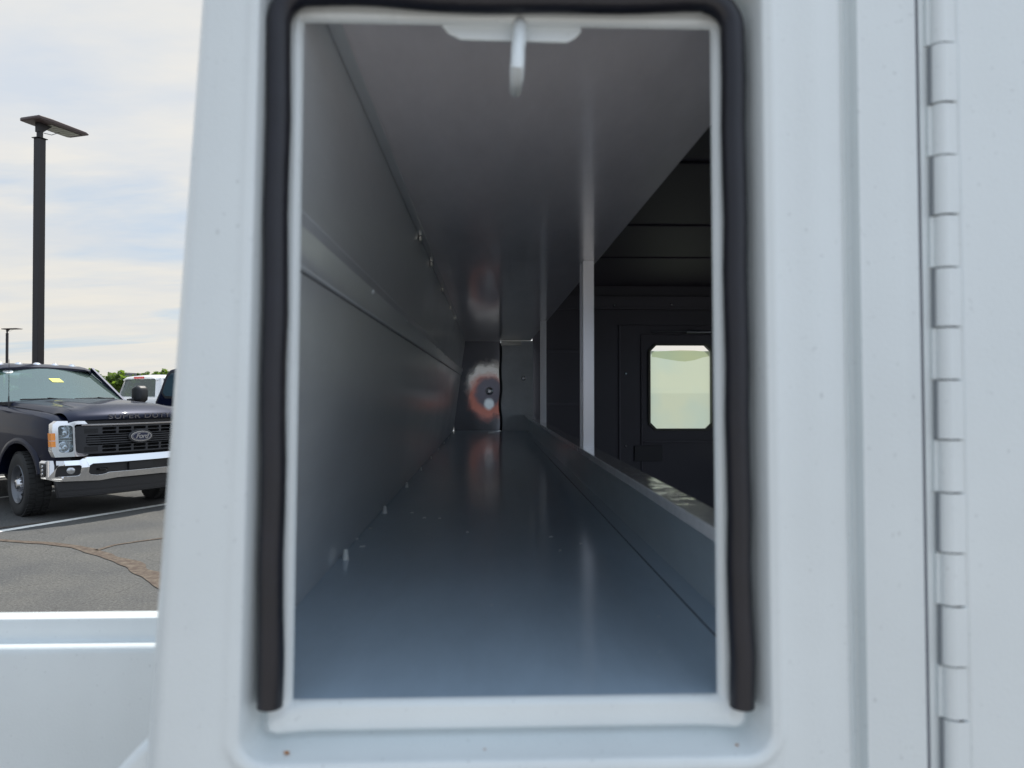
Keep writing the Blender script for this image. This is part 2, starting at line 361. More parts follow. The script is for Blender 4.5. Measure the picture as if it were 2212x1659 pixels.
CRACKM = worn('crack_filler', (0.060, 0.038, 0.026), (0.13, 0.105, 0.075), 0.42, 0.66, 16)

# ------------------------------------------------------------------ ground
bm = bmesh.new(); v = [bm.verts.new(p) for p in ((-900, -400, 0), (900, -400, 0), (900, 1500, 0), (-900, 1500, 0))]; bm.faces.new(v)
tag(put('parking_lot', bm, ASPH, smooth=False), kind='structure')
bm = bmesh.new()
a, b = gp(0, 1148), gp(355, 1090); d = (b - a); d.z = 0; d.normalize(); n_ = Vector((-d.y, d.x, 0)) * 0.062
a2 = a - d * 3.0; b2 = b + d * 2.6
v = [bm.verts.new(Vector((q.x, q.y, 0.004))) for q in (a2 - n_, b2 - n_, b2 + n_, a2 + n_)]; bm.faces.new(v)
tag(put('parking_line', bm, LINEM, smooth=False), kind='structure')
bm = bmesh.new()
# neighbouring stall lines, parallel, further along the row
for k in (1, 2, 3):
    off = Vector((d.y, -d.x, 0)) * -2.75 * k
    v = [bm.verts.new(Vector((q.x, q.y, 0.004)) + off) for q in (a2 - n_, b2 - n_, b2 + n_, a2 + n_)]; bm.faces.new(v)
tag(put('stall_lines', bm, LINEM, smooth=False), kind='structure')
def crack(pix, w, name):
    pts = [gp(*p) for p in pix]; res = []
    for i in range(len(pts) - 1):
        for k in range(14):
            res.append(pts[i].lerp(pts[i + 1], k / 14))
    res.append(pts[-1]); L_, R_ = [], []
    for i, p in enumerate(res):
        t = (res[min(i + 1, len(res) - 1)] - res[max(i - 1, 0)]); t.z = 0; t.normalize(); nn = Vector((-t.y, t.x, 0))
        f = i / (len(res) - 1); ww = w[0] + (w[1] - w[0]) * f
        j = 0.35 * ww * mnoise.noise(p * 2.3); a = ww * (0.5 + 0.22 * mnoise.noise(p * 4)); b = ww * (0.5 + 0.22 * mnoise.noise(p * 4 + Vector((5, 5, 5))))
        L_.append(Vector((p.x, p.y, 0.006)) + nn * (a + j)); R_.append(Vector((p.x, p.y, 0.006)) - nn * (b - j))
    bm = bmesh.new(); A = [bm.verts.new(q) for q in L_]; B = [bm.verts.new(q) for q in R_]
    for i in range(len(A) - 1): bm.faces.new((A[i], A[i + 1], B[i + 1], B[i]))
    tag(put(name, bm, CRACKM, smooth=False), kind='structure')
crack([(-200, 1160), (0, 1168), (90, 1173), (170, 1181), (215, 1194), (262, 1212), (310, 1236), (352, 1262), (400, 1300)], (0.055, 0.19), 'crack_filler')
crack([(205, 1190), (250, 1178), (300, 1170), (380, 1160), (450, 1152)], (0.05, 0.05), 'crack_filler_branch')
crack([(-150, 1148), (0, 1141), (60, 1133), (110, 1127)], (0.05, 0.03), 'crack_filler_trace')
crack([(290, 1345), (330, 1330), (380, 1318)], (0.04, 0.05), 'crack_filler_end')

bm = bmesh.new(); v = [bm.verts.new(p) for p in ((-14, -16, .004), (16, -16, .004), (16, -.9, .004), (-14, -.9, .004))]; bm.faces.new(v)  # pale ground added behind the camera to bounce light into the compartment
tag(put('bounce_apron', bm, worn('bounce_ground', (0.42, 0.395, 0.37), (0.33, 0.31, 0.29), .4, .7, 3), smooth=False), kind='structure')

# ------------------------------------------------------------------ service body (the open compartment)
h = 0.22
FL = CAM_H - h            # compartment floor height
CE = CAM_H + 0.297        # ceiling of the compartment
YF, YE = 0.517, 4.16      # flange plane, far end
body = empty('truck_service_body', (0.6, 2.3, 0.5))
tag(body, 'white painted utility truck body with its long narrow compartment open to the far end', 'truck body')
BI = Matrix.Translation(-Vector(body.location))
def bput(name, bm, m, **k):
    bmesh.ops.transform(bm, matrix=BI, verts=bm.verts[:])
    par = k.pop('par', body)
    return put(name, bm, m, parent=par, **k)

def lerp_tab(x, T):
    if x <= T[0][0]: return T[0][1]
    for (a, u), (b, w) in zip(T, T[1:]):
        if x <= b: return u + (w - u) * (x - a) / (b - a)
    return T[-1][1]
LEAN = [(-0.30, .067), (-0.218, .067), (-0.162, .023), (-0.136, .013), (0.166, -.007), (0.19, -.010), (0.6, -.012)]
def sst(x, a, b):
    t = min(1, max(0, (x - a) / (b - a))); return t * t * (3 - 2 * t)
OX0, OX1, OZ0, OZ1 = -0.1362, 0.1662, -0.22, 0.268     # opening, relative to camera height
RX0, RX1, RZ0, RZ1 = -0.1590, 0.1915, -0.2488, 0.292   # pressed recess round it
YO = 0.494
def face_y(x, z):
    r = 0.015; cx, cz = (RX0 + RX1) / 2, (RZ0 + RZ1) / 2; hx, hz_ = (RX1 - RX0) / 2 - r, (RZ1 - RZ0) / 2 - r
    qx, qz = abs(x - cx) - hx, abs(z - cz) - hz_
    dd = math.hypot(max(qx, 0), max(qz, 0)) + min(max(qx, qz), 0) - r
    y = YF + (YO - YF) * sst(dd, -0.0030, 0.0042)
    y += 0.008 * math.exp(-((dd + 0.0042) / 0.0026) ** 2)       # gutter inside the recess
    y -= 0.0016 * math.exp(-((dd - 0.009) / 0.004) ** 2)      # rolled bead on the outside edge
    # rolled edge of the opening
    di = max(OX0 - x, x - OX1, OZ0 - z, z - OZ1)
    if di < 0.005: y += 0.004 * (1 - max(di, 0) / 0.005) ** 2
    # rounded left edge of the panel
    e = x + 0.2185
    if e < 0.014: y += 0.014 - math.sqrt(max(0, 0.014 ** 2 - (0.014 - e) ** 2))
    # sealant smears in the lower corners
    for sx in (RX0 + 0.012, RX1 - 0.012):
        q = math.hypot((x - sx) / 0.016, (z - (RZ0 + 0.014)) / 0.014)
        if q < 3: y -= 0.0045 * math.exp(-q * q) * (1 + 0.4 * mnoise.noise(Vector((x, z, 0)) * 120)) * (1 - sst(dd, -.004, .002))
    # step and gap on the right
    y += 0.013 * sst(x, 0.2515, 0.2612) - 0.009 * sst(x, 0.2634, 0.2646)
    y += 0.0005 * math.sin(x * 210) * sst(x, .192, .205) * (1 - sst(x, .24, .25))
    if x > 0.305: y += 0.020 * (sst(x, 0.3070, 0.3076) - sst(x, 0.3098, 0.3104)) + 0.006 * sst(x, 0.3102, 0.3110)
    if x < -.166: y += 2.6 * (x + .180) ** 2
    if .197 < x < .2515: y += 2.4 * ((x - .214) ** 2 - .000289) * sst(x, .197, .204)
    if .266 < x < .306: y += 1.8 * max(0, x - .280) ** 2
    # slight oil-canning of the sheet
    y += 0.0005 * mnoise.noise(Vector((x * 9, 0.3, z * 4)))
    return y
def lines(stops):
    o = []
    for a, b, s in stops:
        n = max(1, round((b - a) / s)); o += [a + (b - a) * k / n for k in range(n)]
    o.append(stops[-1][1]); return o
XS = lines([(-0.2185, -0.2045, .0014), (-0.2045, -0.176, .004), (-0.176, RX0 - .006, .0015), (RX0 - .006, RX0 + .006, .001), (RX0 + .006, OX0, .0015), (OX0, OX1, .006),
            (OX1, RX1 - .006, .0015), (RX1 - .006, RX1 + .016, .001), (RX1 + .016, .243, .004), (.243, .266, .0012), (.266, .306, .005), (.306, .312, .0005), (.312, .332, .004)])
ZS = lines([(-1.0, -.30, .05), (-.30, -.265, .004), (-.265, OZ0, .0013), (OZ0, OZ1, .008), (OZ1, .31, .0013), (.31, .75, .04)])
bm = bmesh.new(); G = []
for z in ZS:
    row = []
    for x in XS:
        zc = max(-0.6, min(0.75, z))
        row.append(bm.verts.new((x + lerp_tab(x, LEAN) * z, face_y(x, z), CAM_H + z)))
    G.append(row)
e = 1e-6
for j in range(len(ZS) - 1):
    for i in range(len(XS) - 1):
        if XS[i] >= OX0 - e and XS[i + 1] <= OX1 + e and ZS[j] >= OZ0 - e and ZS[j + 1] <= OZ1 + e: continue
        bm.faces.new((G[j][i], G[j][i + 1], G[j + 1][i + 1], G[j + 1][i]))
be = [ed for ed in bm.edges if ed.is_boundary and all(-0.15 < v.co.x < 0.18 and -0.23 < v.co.z - CAM_H < 0.28 for v in ed.verts)]
bmesh.ops.delete(bm, geom=[v for v in bm.verts if not v.link_faces], context='VERTS')
r = bmesh.ops.extrude_edge_only(bm, edges=be)
for v in r['geom']:
    if isinstance(v, bmesh.types.BMVert): v.co.y = YF + 0.0055
bput('rear_frame', bm, WHITE, auto=60)
bm = bmesh.new(); hexa(bm, [(q_ - .012 * z_, y_, CAM_H + z_) for z_ in (-.95, .74) for q_, y_ in ((.3074, YO + .0048), (.3090, YO + .0048), (.3090, YO + .014), (.3074, YO + .014))]); bput('panel_gap', bm, mat('panel_gap_grey', (.13, .14, .17), .6), smooth=False)

# outer skins
bm = bmesh.new()
def lx(z, y=0): return -0.2185 + .067 * z
sk = 0.003
hexa(bm, [(lx(-1), .508, CAM_H-1), (lx(-1)+sk, .508, CAM_H-1), (lx(-1)+sk, 4.3, CAM_H-1), (lx(-1), 4.3, CAM_H-1),
          (lx(.75), .508, CAM_H+.75), (lx(.75)+sk, .508, CAM_H+.75), (lx(.75)+sk, 4.3, CAM_H+.75), (lx(.75), 4.3, CAM_H+.75)])
bput('side_panel', bm, WHITE)
bm = bmesh.new(); box(bm, -0.168, 1.95, .50, 4.31, CAM_H + .7505, CAM_H + .775); bput('roof', bm, WHITE, bev=.004)
bm = bmesh.new()      # right hand side, with an unseen opening added to light the bay
for a_ in ((.52, 1.7, -1, .75), (3.1, 4.3, -1, .75), (1.7, 3.1, -1, -.6), (1.7, 3.1, .55, .75)): box(bm, 1.93, 1.95, a_[0], a_[1], CAM_H + a_[2], CAM_H + a_[3])
bput('side_panel', bm, WHITE, smooth=False)
bm = bmesh.new(); box(bm, -.21, 1.929, .53, 4.3, CAM_H - 1.0, CAM_H - .93); bput('cargo_floor', bm, BAY)

# piano hinge and rear door at the right
bm = bmesh.new(); box(bm, .3336, 1.94, .4945, .512, CAM_H - .95, CAM_H + .745)
for vtx in bm.verts: vtx.co.x += -0.012 * (vtx.co.z - CAM_H) if vtx.co.x < 1 else 0
rd = bput('rear_door', bm, WHITE, bev=.003)
bm = bmesh.new(); tube(bm, [(.3264 - .012 * z, .5035, CAM_H + z) for z in (-.95, .745)], .0030, 10)
hinge = bput('piano_hinge', bm, DARKGAP)
PZ = lambda py: (848 - py) / 1550 * .497
per = PZ(73) - PZ(322); z0 = PZ(73)
for k in range(-4, 9):
    for s in (0, 1):
        zt = z0 - k * per - s * per * .531; zb = zt - per * (.531 if s == 0 else .469); zt -= .0006; zb += .0006
        bm = bmesh.new(); rr = .0078 if s == 0 else .0072
        xx = .3274 - .012 * (zt + zb) / 2; yy = .5022
        tube(bm, [(xx, yy, CAM_H + zb), (xx, yy, CAM_H + zt)], rr, 20)
        if s == 0:
            bg_ = bmesh.new(); box(bg_, xx - rr - .0005, xx - rr + .0004, yy - .0026, yy + .002, CAM_H + zb - .0005, CAM_H + zt + .0005); bmesh.ops.transform(bg_, matrix=BI, verts=bg_.verts[:]); put('hinge_gap_shade', bg_, mat('hinge_shade_grey', (.24, .26, .28), .6), parent=hinge, smooth=False)  # grey strip standing in for the shadow line beside the knuckle
            box(bm, xx, .3354 - .012 * zt, yy - rr + .0001, yy, CAM_H + zb, CAM_H + zt)
        else:
            box(bm, xx - .0095, xx, yy - .001, yy + .004, CAM_H + zb, CAM_H + zt); box(bm, xx, .3354 - .012 * zt, yy - rr + .0004, yy, CAM_H + zb, CAM_H + zt)
        bmesh.ops.transform(bm, matrix=BI, verts=bm.verts[:])
        ko = put('hinge_knuckle', bm, WHITE, parent=hinge)

# rubber seal
def seal_path():
    P = []; rc = .021; zt = .2815; zs = zt - rc
    def LX(z): return -0.1492 + .0097 * z
    def RX_(z): return .1785 - .0095 * z
    for k in range(15):
        z = -0.2185 + (zs + 0.2185) * k / 14; P.append((LX(z) + .0006 * math.sin(k * 1.7), .5075, z))
    for k in range(1, 8):
        a = R(180 - 90 * k / 8); P.append((LX(zs) + rc + rc * math.cos(a), .5075, zs + rc * math.sin(a)))
    xa, xb = LX(zs) + rc, RX_(zs) - rc
    for k in range(0, 19):
        x = xa + (xb - xa) * k / 18; P.append((x, .5075, zt - .0035 * math.exp(-((x - .02) / .05) ** 2) + .0012 * math.sin(x * 50)))
    for k in range(1, 8):
        a = R(90 - 90 * k / 8); P.append((xb + rc * math.cos(a), .5075, zs + rc * math.sin(a)))
    for k in range(15):
        z = zs - (zs + .2235) * k / 14; P.append((RX_(z) + (0.001 if k > 12 else 0) + .0005 * math.sin(k * 2.1), .5075, z))
    return [Vector((x, y, CAM_H + z)) for x, y, z in P]
SPTH = seal_path()
bm = bmesh.new(); tube(bm, SPTH, [.0084 * (1 + .035 * mnoise.noise(p_ * 30)) + (.0004 if i_ < 2 or i_ > len(SPTH) - 3 else 0) for i_, p_ in enumerate(SPTH)], 20)
bput('rubber_seal', bm, RUB)

# corridor lining
bm = bmesh.new(); box(bm, -.212, .245, YF + .0055, YE + .05, FL - .006, FL); bput('compartment_floor', bm, FLO, smooth=False)
bm = bmesh.new(); box(bm, .2055, .2065, .60, 3.2, FL - .001, FL + .0008)
bput('floor_seam', bm, DARKGAP, smooth=False)
# left wall, leaning with the body: lower panel, pressed rail, upper panel
def wx(z): return -.1955 + .0715 * (z + .22) / .517 * .93        # z relative to camera
bm = bmesh.new()
prof = [(wx(-.22), -.22), (wx(.10) , .10), (wx(.10) + .0045, .1015), (wx(.10) + .0055, .112), (wx(.13) + .0085, .128), (wx(.14) + .0045, .142), (wx(.142), .1425 + .003), (wx(.30), .30)]
loft(bm, [[(x, y, CAM_H + z) for x, z in prof] + [(-.208 + .067 * z, y, CAM_H + z) for x, z in prof[::-1]] for y in (YF + .0055, YE + .02)])
bput('left_lining', bm, INT, bev=.0012, auto=25)
bm = bmesh.new()
tube(bm, [(wx(.10) + .0005, y, CAM_H + .0998) for y in (YF + .02, YE)], .0008, 6); bput('lining_seam', bm, DARKGAP)
# ceiling (underside of the shelf above) with return flange at the left
bm = bmesh.new(); box(bm, -.190, .248, YF + .0055, YE - .0, CE, CE + .012)
bput('shelf_above', bm, SHE, bev=.001)
bm = bmesh.new(); box(bm, wx(.297) + .0005, wx(.297) + .012, YF + .02, YE - .3, CE - .0022, CE - .0004); bput('ceiling_flange', bm, INT, bev=.0006)
# boarding between the top of the opening and the ceiling, and above
bm = bmesh.new(); box(bm, -.19, .2475, YF + .006, YF + .0095, CAM_H + .272, CE + .10); bput('header_panel', bm, WHITE)
# right low wall, sill, posts
bm = bmesh.new(); box(bm, .2325, .240, YF + .0055, YE - .02, FL - .001, FL + .0965); bput('low_wall', bm, LOW, smooth=False)
SI = CAM_H - .123
bm = bmesh.new(); box(bm, .206, .2400, YF + .0055, YE - .06, SI - .0008, SI); box(bm, .206, .2075, YF + .0055, YE - .06, SI - .0125, SI - .0008)
bput('sill', bm, mat('sill_paint', (0.88, 0.90, 0.92), 0.22, metal=.1, coat=1.0, crough=.05, bump=.5, bscale=30), bev=.0008)
PM = mat('post_paint', (0.90, 0.90, 0.94), 0.30, metal=.6, coat=.3)
def post(yd, x0, x1):
    bm = bmesh.new(); hexa(bm, [(x_, y_, z_) for z_ in (SI, CE - .0005) for x_, y_ in ((x0, yd), (x1, yd - .004), (x1, yd - .0025), (x0, yd + .0015))]); box(bm, x0, x0 + .0015, yd + .0015, yd + .022, SI, CE - .0005)
    box(bm, x0 - .0030, x0 - .0015, yd + .026, yd + .040, SI, CE - .0005); box(bm, x0 - .0015, x1, yd + .038, yd + .040, SI, CE - .0005)
    return bput('shelf_post', bm, PM, smooth=False)
post(7.29 * h, .215, .2385); post(13.35 * h, .222, .2415)

# far end wall, a dimple's reflection painted on as coloured rings
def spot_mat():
    m = bpy.data.materials.new('painted_reflection_panel'); m.use_nodes = True; t = m.node_tree; p = t.nodes['Principled BSDF']
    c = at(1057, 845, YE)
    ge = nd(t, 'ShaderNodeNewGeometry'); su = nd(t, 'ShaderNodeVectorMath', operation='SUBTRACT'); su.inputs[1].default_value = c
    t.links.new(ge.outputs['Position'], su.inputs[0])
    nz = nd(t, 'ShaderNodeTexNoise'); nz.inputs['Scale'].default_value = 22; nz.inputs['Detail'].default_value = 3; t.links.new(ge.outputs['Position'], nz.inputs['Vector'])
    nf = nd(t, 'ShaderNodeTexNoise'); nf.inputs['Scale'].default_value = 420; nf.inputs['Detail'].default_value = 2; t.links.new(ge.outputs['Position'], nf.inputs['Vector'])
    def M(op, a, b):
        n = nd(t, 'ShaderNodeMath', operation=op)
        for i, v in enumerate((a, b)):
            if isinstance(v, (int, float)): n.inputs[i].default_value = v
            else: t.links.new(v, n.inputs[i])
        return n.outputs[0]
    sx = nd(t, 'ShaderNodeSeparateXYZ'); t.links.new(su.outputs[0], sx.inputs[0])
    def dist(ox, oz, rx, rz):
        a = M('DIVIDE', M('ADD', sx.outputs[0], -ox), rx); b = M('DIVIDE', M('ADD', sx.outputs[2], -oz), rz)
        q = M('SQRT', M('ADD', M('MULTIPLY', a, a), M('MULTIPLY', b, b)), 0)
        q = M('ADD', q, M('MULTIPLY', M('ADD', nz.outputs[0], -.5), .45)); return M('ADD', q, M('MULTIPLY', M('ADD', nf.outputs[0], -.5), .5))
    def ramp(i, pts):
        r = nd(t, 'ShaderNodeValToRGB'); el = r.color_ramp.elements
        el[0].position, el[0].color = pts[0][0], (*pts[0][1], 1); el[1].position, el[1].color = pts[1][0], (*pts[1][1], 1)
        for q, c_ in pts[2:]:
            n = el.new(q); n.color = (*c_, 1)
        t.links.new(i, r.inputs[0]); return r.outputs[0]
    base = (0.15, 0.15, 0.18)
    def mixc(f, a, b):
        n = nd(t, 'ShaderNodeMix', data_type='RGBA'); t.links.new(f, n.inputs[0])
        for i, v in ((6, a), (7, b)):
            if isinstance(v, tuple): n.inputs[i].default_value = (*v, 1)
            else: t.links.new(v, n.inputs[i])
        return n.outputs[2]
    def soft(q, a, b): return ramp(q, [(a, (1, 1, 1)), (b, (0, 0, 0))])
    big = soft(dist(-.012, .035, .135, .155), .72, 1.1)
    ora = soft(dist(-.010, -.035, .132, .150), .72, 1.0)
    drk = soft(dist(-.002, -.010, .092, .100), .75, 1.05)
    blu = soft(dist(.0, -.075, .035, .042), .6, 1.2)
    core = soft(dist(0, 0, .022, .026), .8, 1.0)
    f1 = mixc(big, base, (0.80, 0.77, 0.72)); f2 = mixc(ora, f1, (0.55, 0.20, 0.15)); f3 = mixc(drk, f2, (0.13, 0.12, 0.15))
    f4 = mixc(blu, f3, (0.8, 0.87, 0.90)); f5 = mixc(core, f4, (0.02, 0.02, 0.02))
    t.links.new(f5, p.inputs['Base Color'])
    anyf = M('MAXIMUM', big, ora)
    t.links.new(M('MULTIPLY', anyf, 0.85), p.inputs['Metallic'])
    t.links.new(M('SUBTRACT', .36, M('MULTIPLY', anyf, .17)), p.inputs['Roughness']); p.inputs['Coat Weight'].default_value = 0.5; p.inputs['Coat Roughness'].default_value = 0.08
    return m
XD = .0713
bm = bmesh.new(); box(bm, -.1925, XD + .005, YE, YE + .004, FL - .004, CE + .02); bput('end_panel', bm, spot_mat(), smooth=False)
bm = bmesh.new(); box(bm, XD + .006, .262, YE - .055, YE - .050, FL, CE - .001); bput('end_jamb', bm, INT, smooth=False)
bm = bmesh.new(); tube(bm, [(XD + .004 + .004 * math.sin(k * .8) * (1 if k < 12 else .5), YE - .056, FL + .002 + .50 * k / 20) for k in range(21)], .0075, 10); bput('edge_trim', bm, RUB)
bm = bmesh.new(); box(bm, XD + .006, XD + .12, YE - .085, YE - .0551, CE - .010, CE - .004); box(bm, XD + .006, XD + .12, YE - .085, YE - .082, CE - .03, CE - .010)
bput('shelf_bracket', bm, GALV, bev=.0005)
c = at(1057, 845, YE)
bm = bmesh.new(); lathe(bm, [(0, c.y - .020), (.009, c.y - .020), (.011, c.y - .016), (.011, c.y - .008), (.021, c.y - .006), (.023, c.y), (0, c.y)], 'y', 24, (c.x, 0, c.z)); bput('bolt', bm, BOLT)
c = at(1131, 817, YE - .055)
bm = bmesh.new(); lathe(bm, [(0, c.y - .008), (.007, c.y - .008), (.009, c.y - .003), (.013, c.y - .002), (.013, c.y), (0, c.y)], 'y', 16, (c.x, 0, c.z)); bput('bolt', bm, BOLT)

# white nubs of sheet metal screws poking up along the left of the floor
for k, (yd, s) in enumerate(((4.34, 1), (5.98, 1), (7.6, .9), (9.2, .85), (10.84, .7), (12.5, .6), (14.1, .6), (15.7, .55))):
    x = -.1865; y = yd * h; rr = .0036 * s
    bm = bmesh.new(); lathe(bm, [(0, .0132 * s), (rr * .75, .0132 * s), (rr * 1.25, 0), (0, 0)], 'z', 14, (x, y, FL)); bput('screw_cover', bm, NUB)
for k, y in enumerate((1.35, 1.62, 2.02, 2.45, 2.8)):
    bm = bmesh.new(); box(bm, wx(.29) + .001, wx(.29) + .006, y, y + .018, CE - .012, CE - .0025); bput('ceiling_clip', bm, GALV, bev=.0005)
for k in range(9):
    y = .9 + k * .37; x = wx(.13) + .0078; bm = bmesh.new(); lathe(bm, [(0, x + .0022), (.0030, x + .0016), (.0042, x - .001), (0, x - .001)], 'x', 12, (0, y, CAM_H + .126)); bput('rivet', bm, INT)
random.seed(3)
bm = bmesh.new()
for px, py, s in ((765, 1165, .006), (783, 1181, .004), (890, 1001 + 107, .003), (917, 1002 + 117, .003), (1109, 1018, .004), (950, 1120, .002), (1010, 1150, .002), (1210, 1190, .002), (1190, 1160, .0025), (1255, 1175, .002),(800, 1142, .003)):
    q = gp(px, py, FL + .0015); a = random.random() * 3
    box(bm, -s, s, -s * .25, s * .25, 0, .0012, Matrix.Translation(q) @ Matrix.Rotation(a * .3, 4, 'Z'))
tag(put('metal_shavings', bm, NUB), 'tiny pale metal shavings on the glossy grey compartment floor', 'debris', kind='stuff')

# latch striker hanging below the top edge
bm = bmesh.new()
pl = [(-.0365, .0), (.062, -.0005), (.060, -.006), (.050, -.0135), (-.024, -.0135), (-.033, -.007)]
c = at(1107, 53, .5225); prism(bm, [(c.x + a_, c.z + b_) for a_, b_ in [(-.054, .001), (.050, .0), (.051, -.004), (.046, -.0095), (.040, -.0125), (-.038, -.0115), (-.047, -.007)]], .5225, .526, 'y')
plate = bput('striker_plate', bm, WHITE, bev=.001)
bm = bmesh.new(); pts = []
ct = at(1124, 44, .538); cb = at(1117, 160, .505)
tp = Vector((ct.x, .536, ct.z + .004)); 
for k in range(15):
    t_ = k / 14; a_ = t_ * math.pi / 2
    y = .536 - .048 * math.sin(a_ * 1.0) ** 0.8; z = ct.z + .004 + (cb.z + .0040 - ct.z - .004) * (1 - math.cos(a_)) ** .9 if False else None
    pts.append(Vector((ct.x + (cb.x - ct.x) * t_ + .0006 * mnoise.noise(Vector((t_ * 6, 0, 0))), .534 - .030 * t_ ** .6, ct.z + .003 + (cb.z + .002 - ct.z) * t_)))
pts += [pts[-1] + Vector((0, .006, -.0045)), pts[-1] + Vector((0, .016, -.005)), pts[-1] + Vector((0, .034, -.003))]
tube(bm, pts, [.0046] * 3 + [.0052] * (len(pts) - 5) + [.0050, .0046], 16); bput('latch_hook', bm, WHITE)

RUST = mat('rust', (.35, .13, .02), .8)
for px, py, sr in ((617, 1590, .0016), (1595, 1612, .0009), (1047, 1597, .0006)):
    q = at(px, py, .500); bm = bmesh.new(); bmesh.ops.create_icosphere(bm, subdivisions=2, radius=sr)
    for v_ in bm.verts: v_.co = Vector((v_.co.x * 1.4, v_.co.y * .7, v_.co.z * .7)) * (1 + .3 * mnoise.noise(v_.co * 900)) + Vector((q.x, YO + .009, CAM_H + RZ0 + .0005))
    bput('rust_speck', bm, RUST)

# cargo bay seen over the sill: far bulkhead with a window
bay0, bay1 = .248, 1.925
bm = bmesh.new(); box(bm, .262, bay1, YE - .006, YE + .02, CAM_H - .93, CAM_H + .62)
bulk = bput('bulkhead', bm, BAY, smooth=False)
wa, wb = at(1404, 746, YE - .006), at(1536, 926, YE - .006)
def octo(x0, x1, z0, z1, ch): return [(x0 + ch, z0), (x1 - ch, z0), (x1, z0 + ch), (x1, z1 - ch), (x1 - ch, z1), (x0 + ch, z1), (x0, z1 - ch), (x0, z0 + ch)]
bmc = bmesh.new(); prism(bmc, [(x, z) for x, z in octo(wa.x, wb.x, wb.z, wa.z, .035)], YE - .1, YE + .1, 'y')
bmesh.ops.transform(bmc, matrix=BI, verts=bmc.verts[:]); cut(bulk, bmc)
bm = bmesh.new(); box(bm, bay0, bay1 + .003, .53, YE + .03, CAM_H + .62, CAM_H + .64); bput('bay_ceiling', bm, mat('bay_ceiling_paint', (.085, .075, .10), .6))
bm = bmesh.new()  # leaves the added side opening clear so light enters the bay
for a_ in ((.53, 1.7, -.92, .62), (3.1, YE, -.92, .62), (1.7, 3.1, -.92, -.6), (1.7, 3.1, .55, .62)): box(bm, 1.918, 1.928, a_[0], a_[1], CAM_H + a_[2], CAM_H + a_[3])
bput('bay_lining', bm, BAY, smooth=False)
bm = bmesh.new(); box(bm, .2485, 1.9, .5125, .53, CAM_H - .92, CAM_H + .62)
dl = bput('door_lining', bm, BAY)
for oo in (rd, dl):
    bmc = bmesh.new(); prism(bmc, rrect(.95, 1.65, CAM_H - .05, CAM_H + .45, .04), .4, .6, 'y'); bmesh.ops.transform(bmc, matrix=BI, verts=bmc.verts[:]); mts = list(oo.data.materials); cut(oo, bmc); oo.data.materials.clear(); oo.data.materials.append(mts[0])
bm = bmesh.new(); bm.faces.new([bm.verts.new((a_, .505, b_)) for a_, b_ in rrect(.95, 1.65, CAM_H - .05, CAM_H + .45, .04)]); bput('added_light_window', bm, SDG, smooth=False)  # unseen window added to let light onto the bulkhead
bm = bmesh.new(); box(bm, .2405, .2440, .54, YE - .06, CAM_H - .92, CAM_H - .125); bput('bay_lining', bm, BAY)
bm = bmesh.new(); box(bm, .2485, .2505, .54, YE - .06, CE + .013, CAM_H + .62); bput('bay_lining', bm, BAY)
# ribs and pressings
RIB = mat('bay_rib_paint', (0.155, 0.155, 0.185), 0.5, coat=.05)
bm = bmesh.new()
for y in (1.9, 2.62, 3.25): box(bm, bay0 + .01, bay1 - .01, y, y + .04, CAM_H + .613, CAM_H + .6195)
bput('ceiling_rib', bm, MATS['bay_ceiling_paint'], bev=.003)
def bp(px, py, off=0): return at(px, py, YE - .006 - off)
def bbox(name, a, b, t, m=RIB, bev=.002, off=0.0):
    A, B = bp(*a), bp(*b); bm = bmesh.new(); box(bm, A.x, B.x, YE - .0065 - t - off, YE - .0065 - off, B.z, A.z); return bput(name, bm, m, bev=bev)
bbox('cross_rail', (1180, 640), (1900, 672), .022); bbox('cross_rail', (1180, 664), (1900, 672), .030, off=.0005)
bbox('panel_pressing', (1336, 702), (1341, 1240), .008); bbox('panel_pressing', (1384, 722), (1388, 1240), .008)
bbox('panel_pressing', (1341, 702), (1800, 705), .008); bbox('panel_pressing', (1388, 722), (1800, 725), .010)
bbox('panel_pressing', (1388, 952), (1800, 955), .010); bbox('panel_pressing', (1180, 756), (1250, 762), .008); bbox('panel_pressing', (1180, 870), (1250, 876), .008)
bbox('access_cover', (1370, 962), (1430, 996), .010, mat('dark_cover', (0.075, 0.078, 0.09), .5))
bm = bmesh.new(); A, B = bp(1405, 717), bp(1620, 717); tube(bm, [(A.x, YE - .035, A.z), (bp(1480, 717).x, YE - .035, A.z)], .003, 8); tube(bm, [(bp(1480, 719).x, YE - .035, A.z - .002), (B.x, YE - .035, A.z - .004)], .009, 12)
bput('gas_strut', bm, mat('strut_metal', (.25, .27, .3), .3, metal=.8))
for px, py in ((1450, 658), (1352, 807), (1352, 963), (1327, 660)):
    q = bp(px, py, .022 if py < 700 else 0); bm = bmesh.new(); lathe(bm, [(0, q.y - .010), (.006, q.y - .010), (.008, q.y - .002), (.008, q.y), (0, q.y)], 'y', 12, (q.x, 0, q.z)); bput('bolt', bm, BOLT)
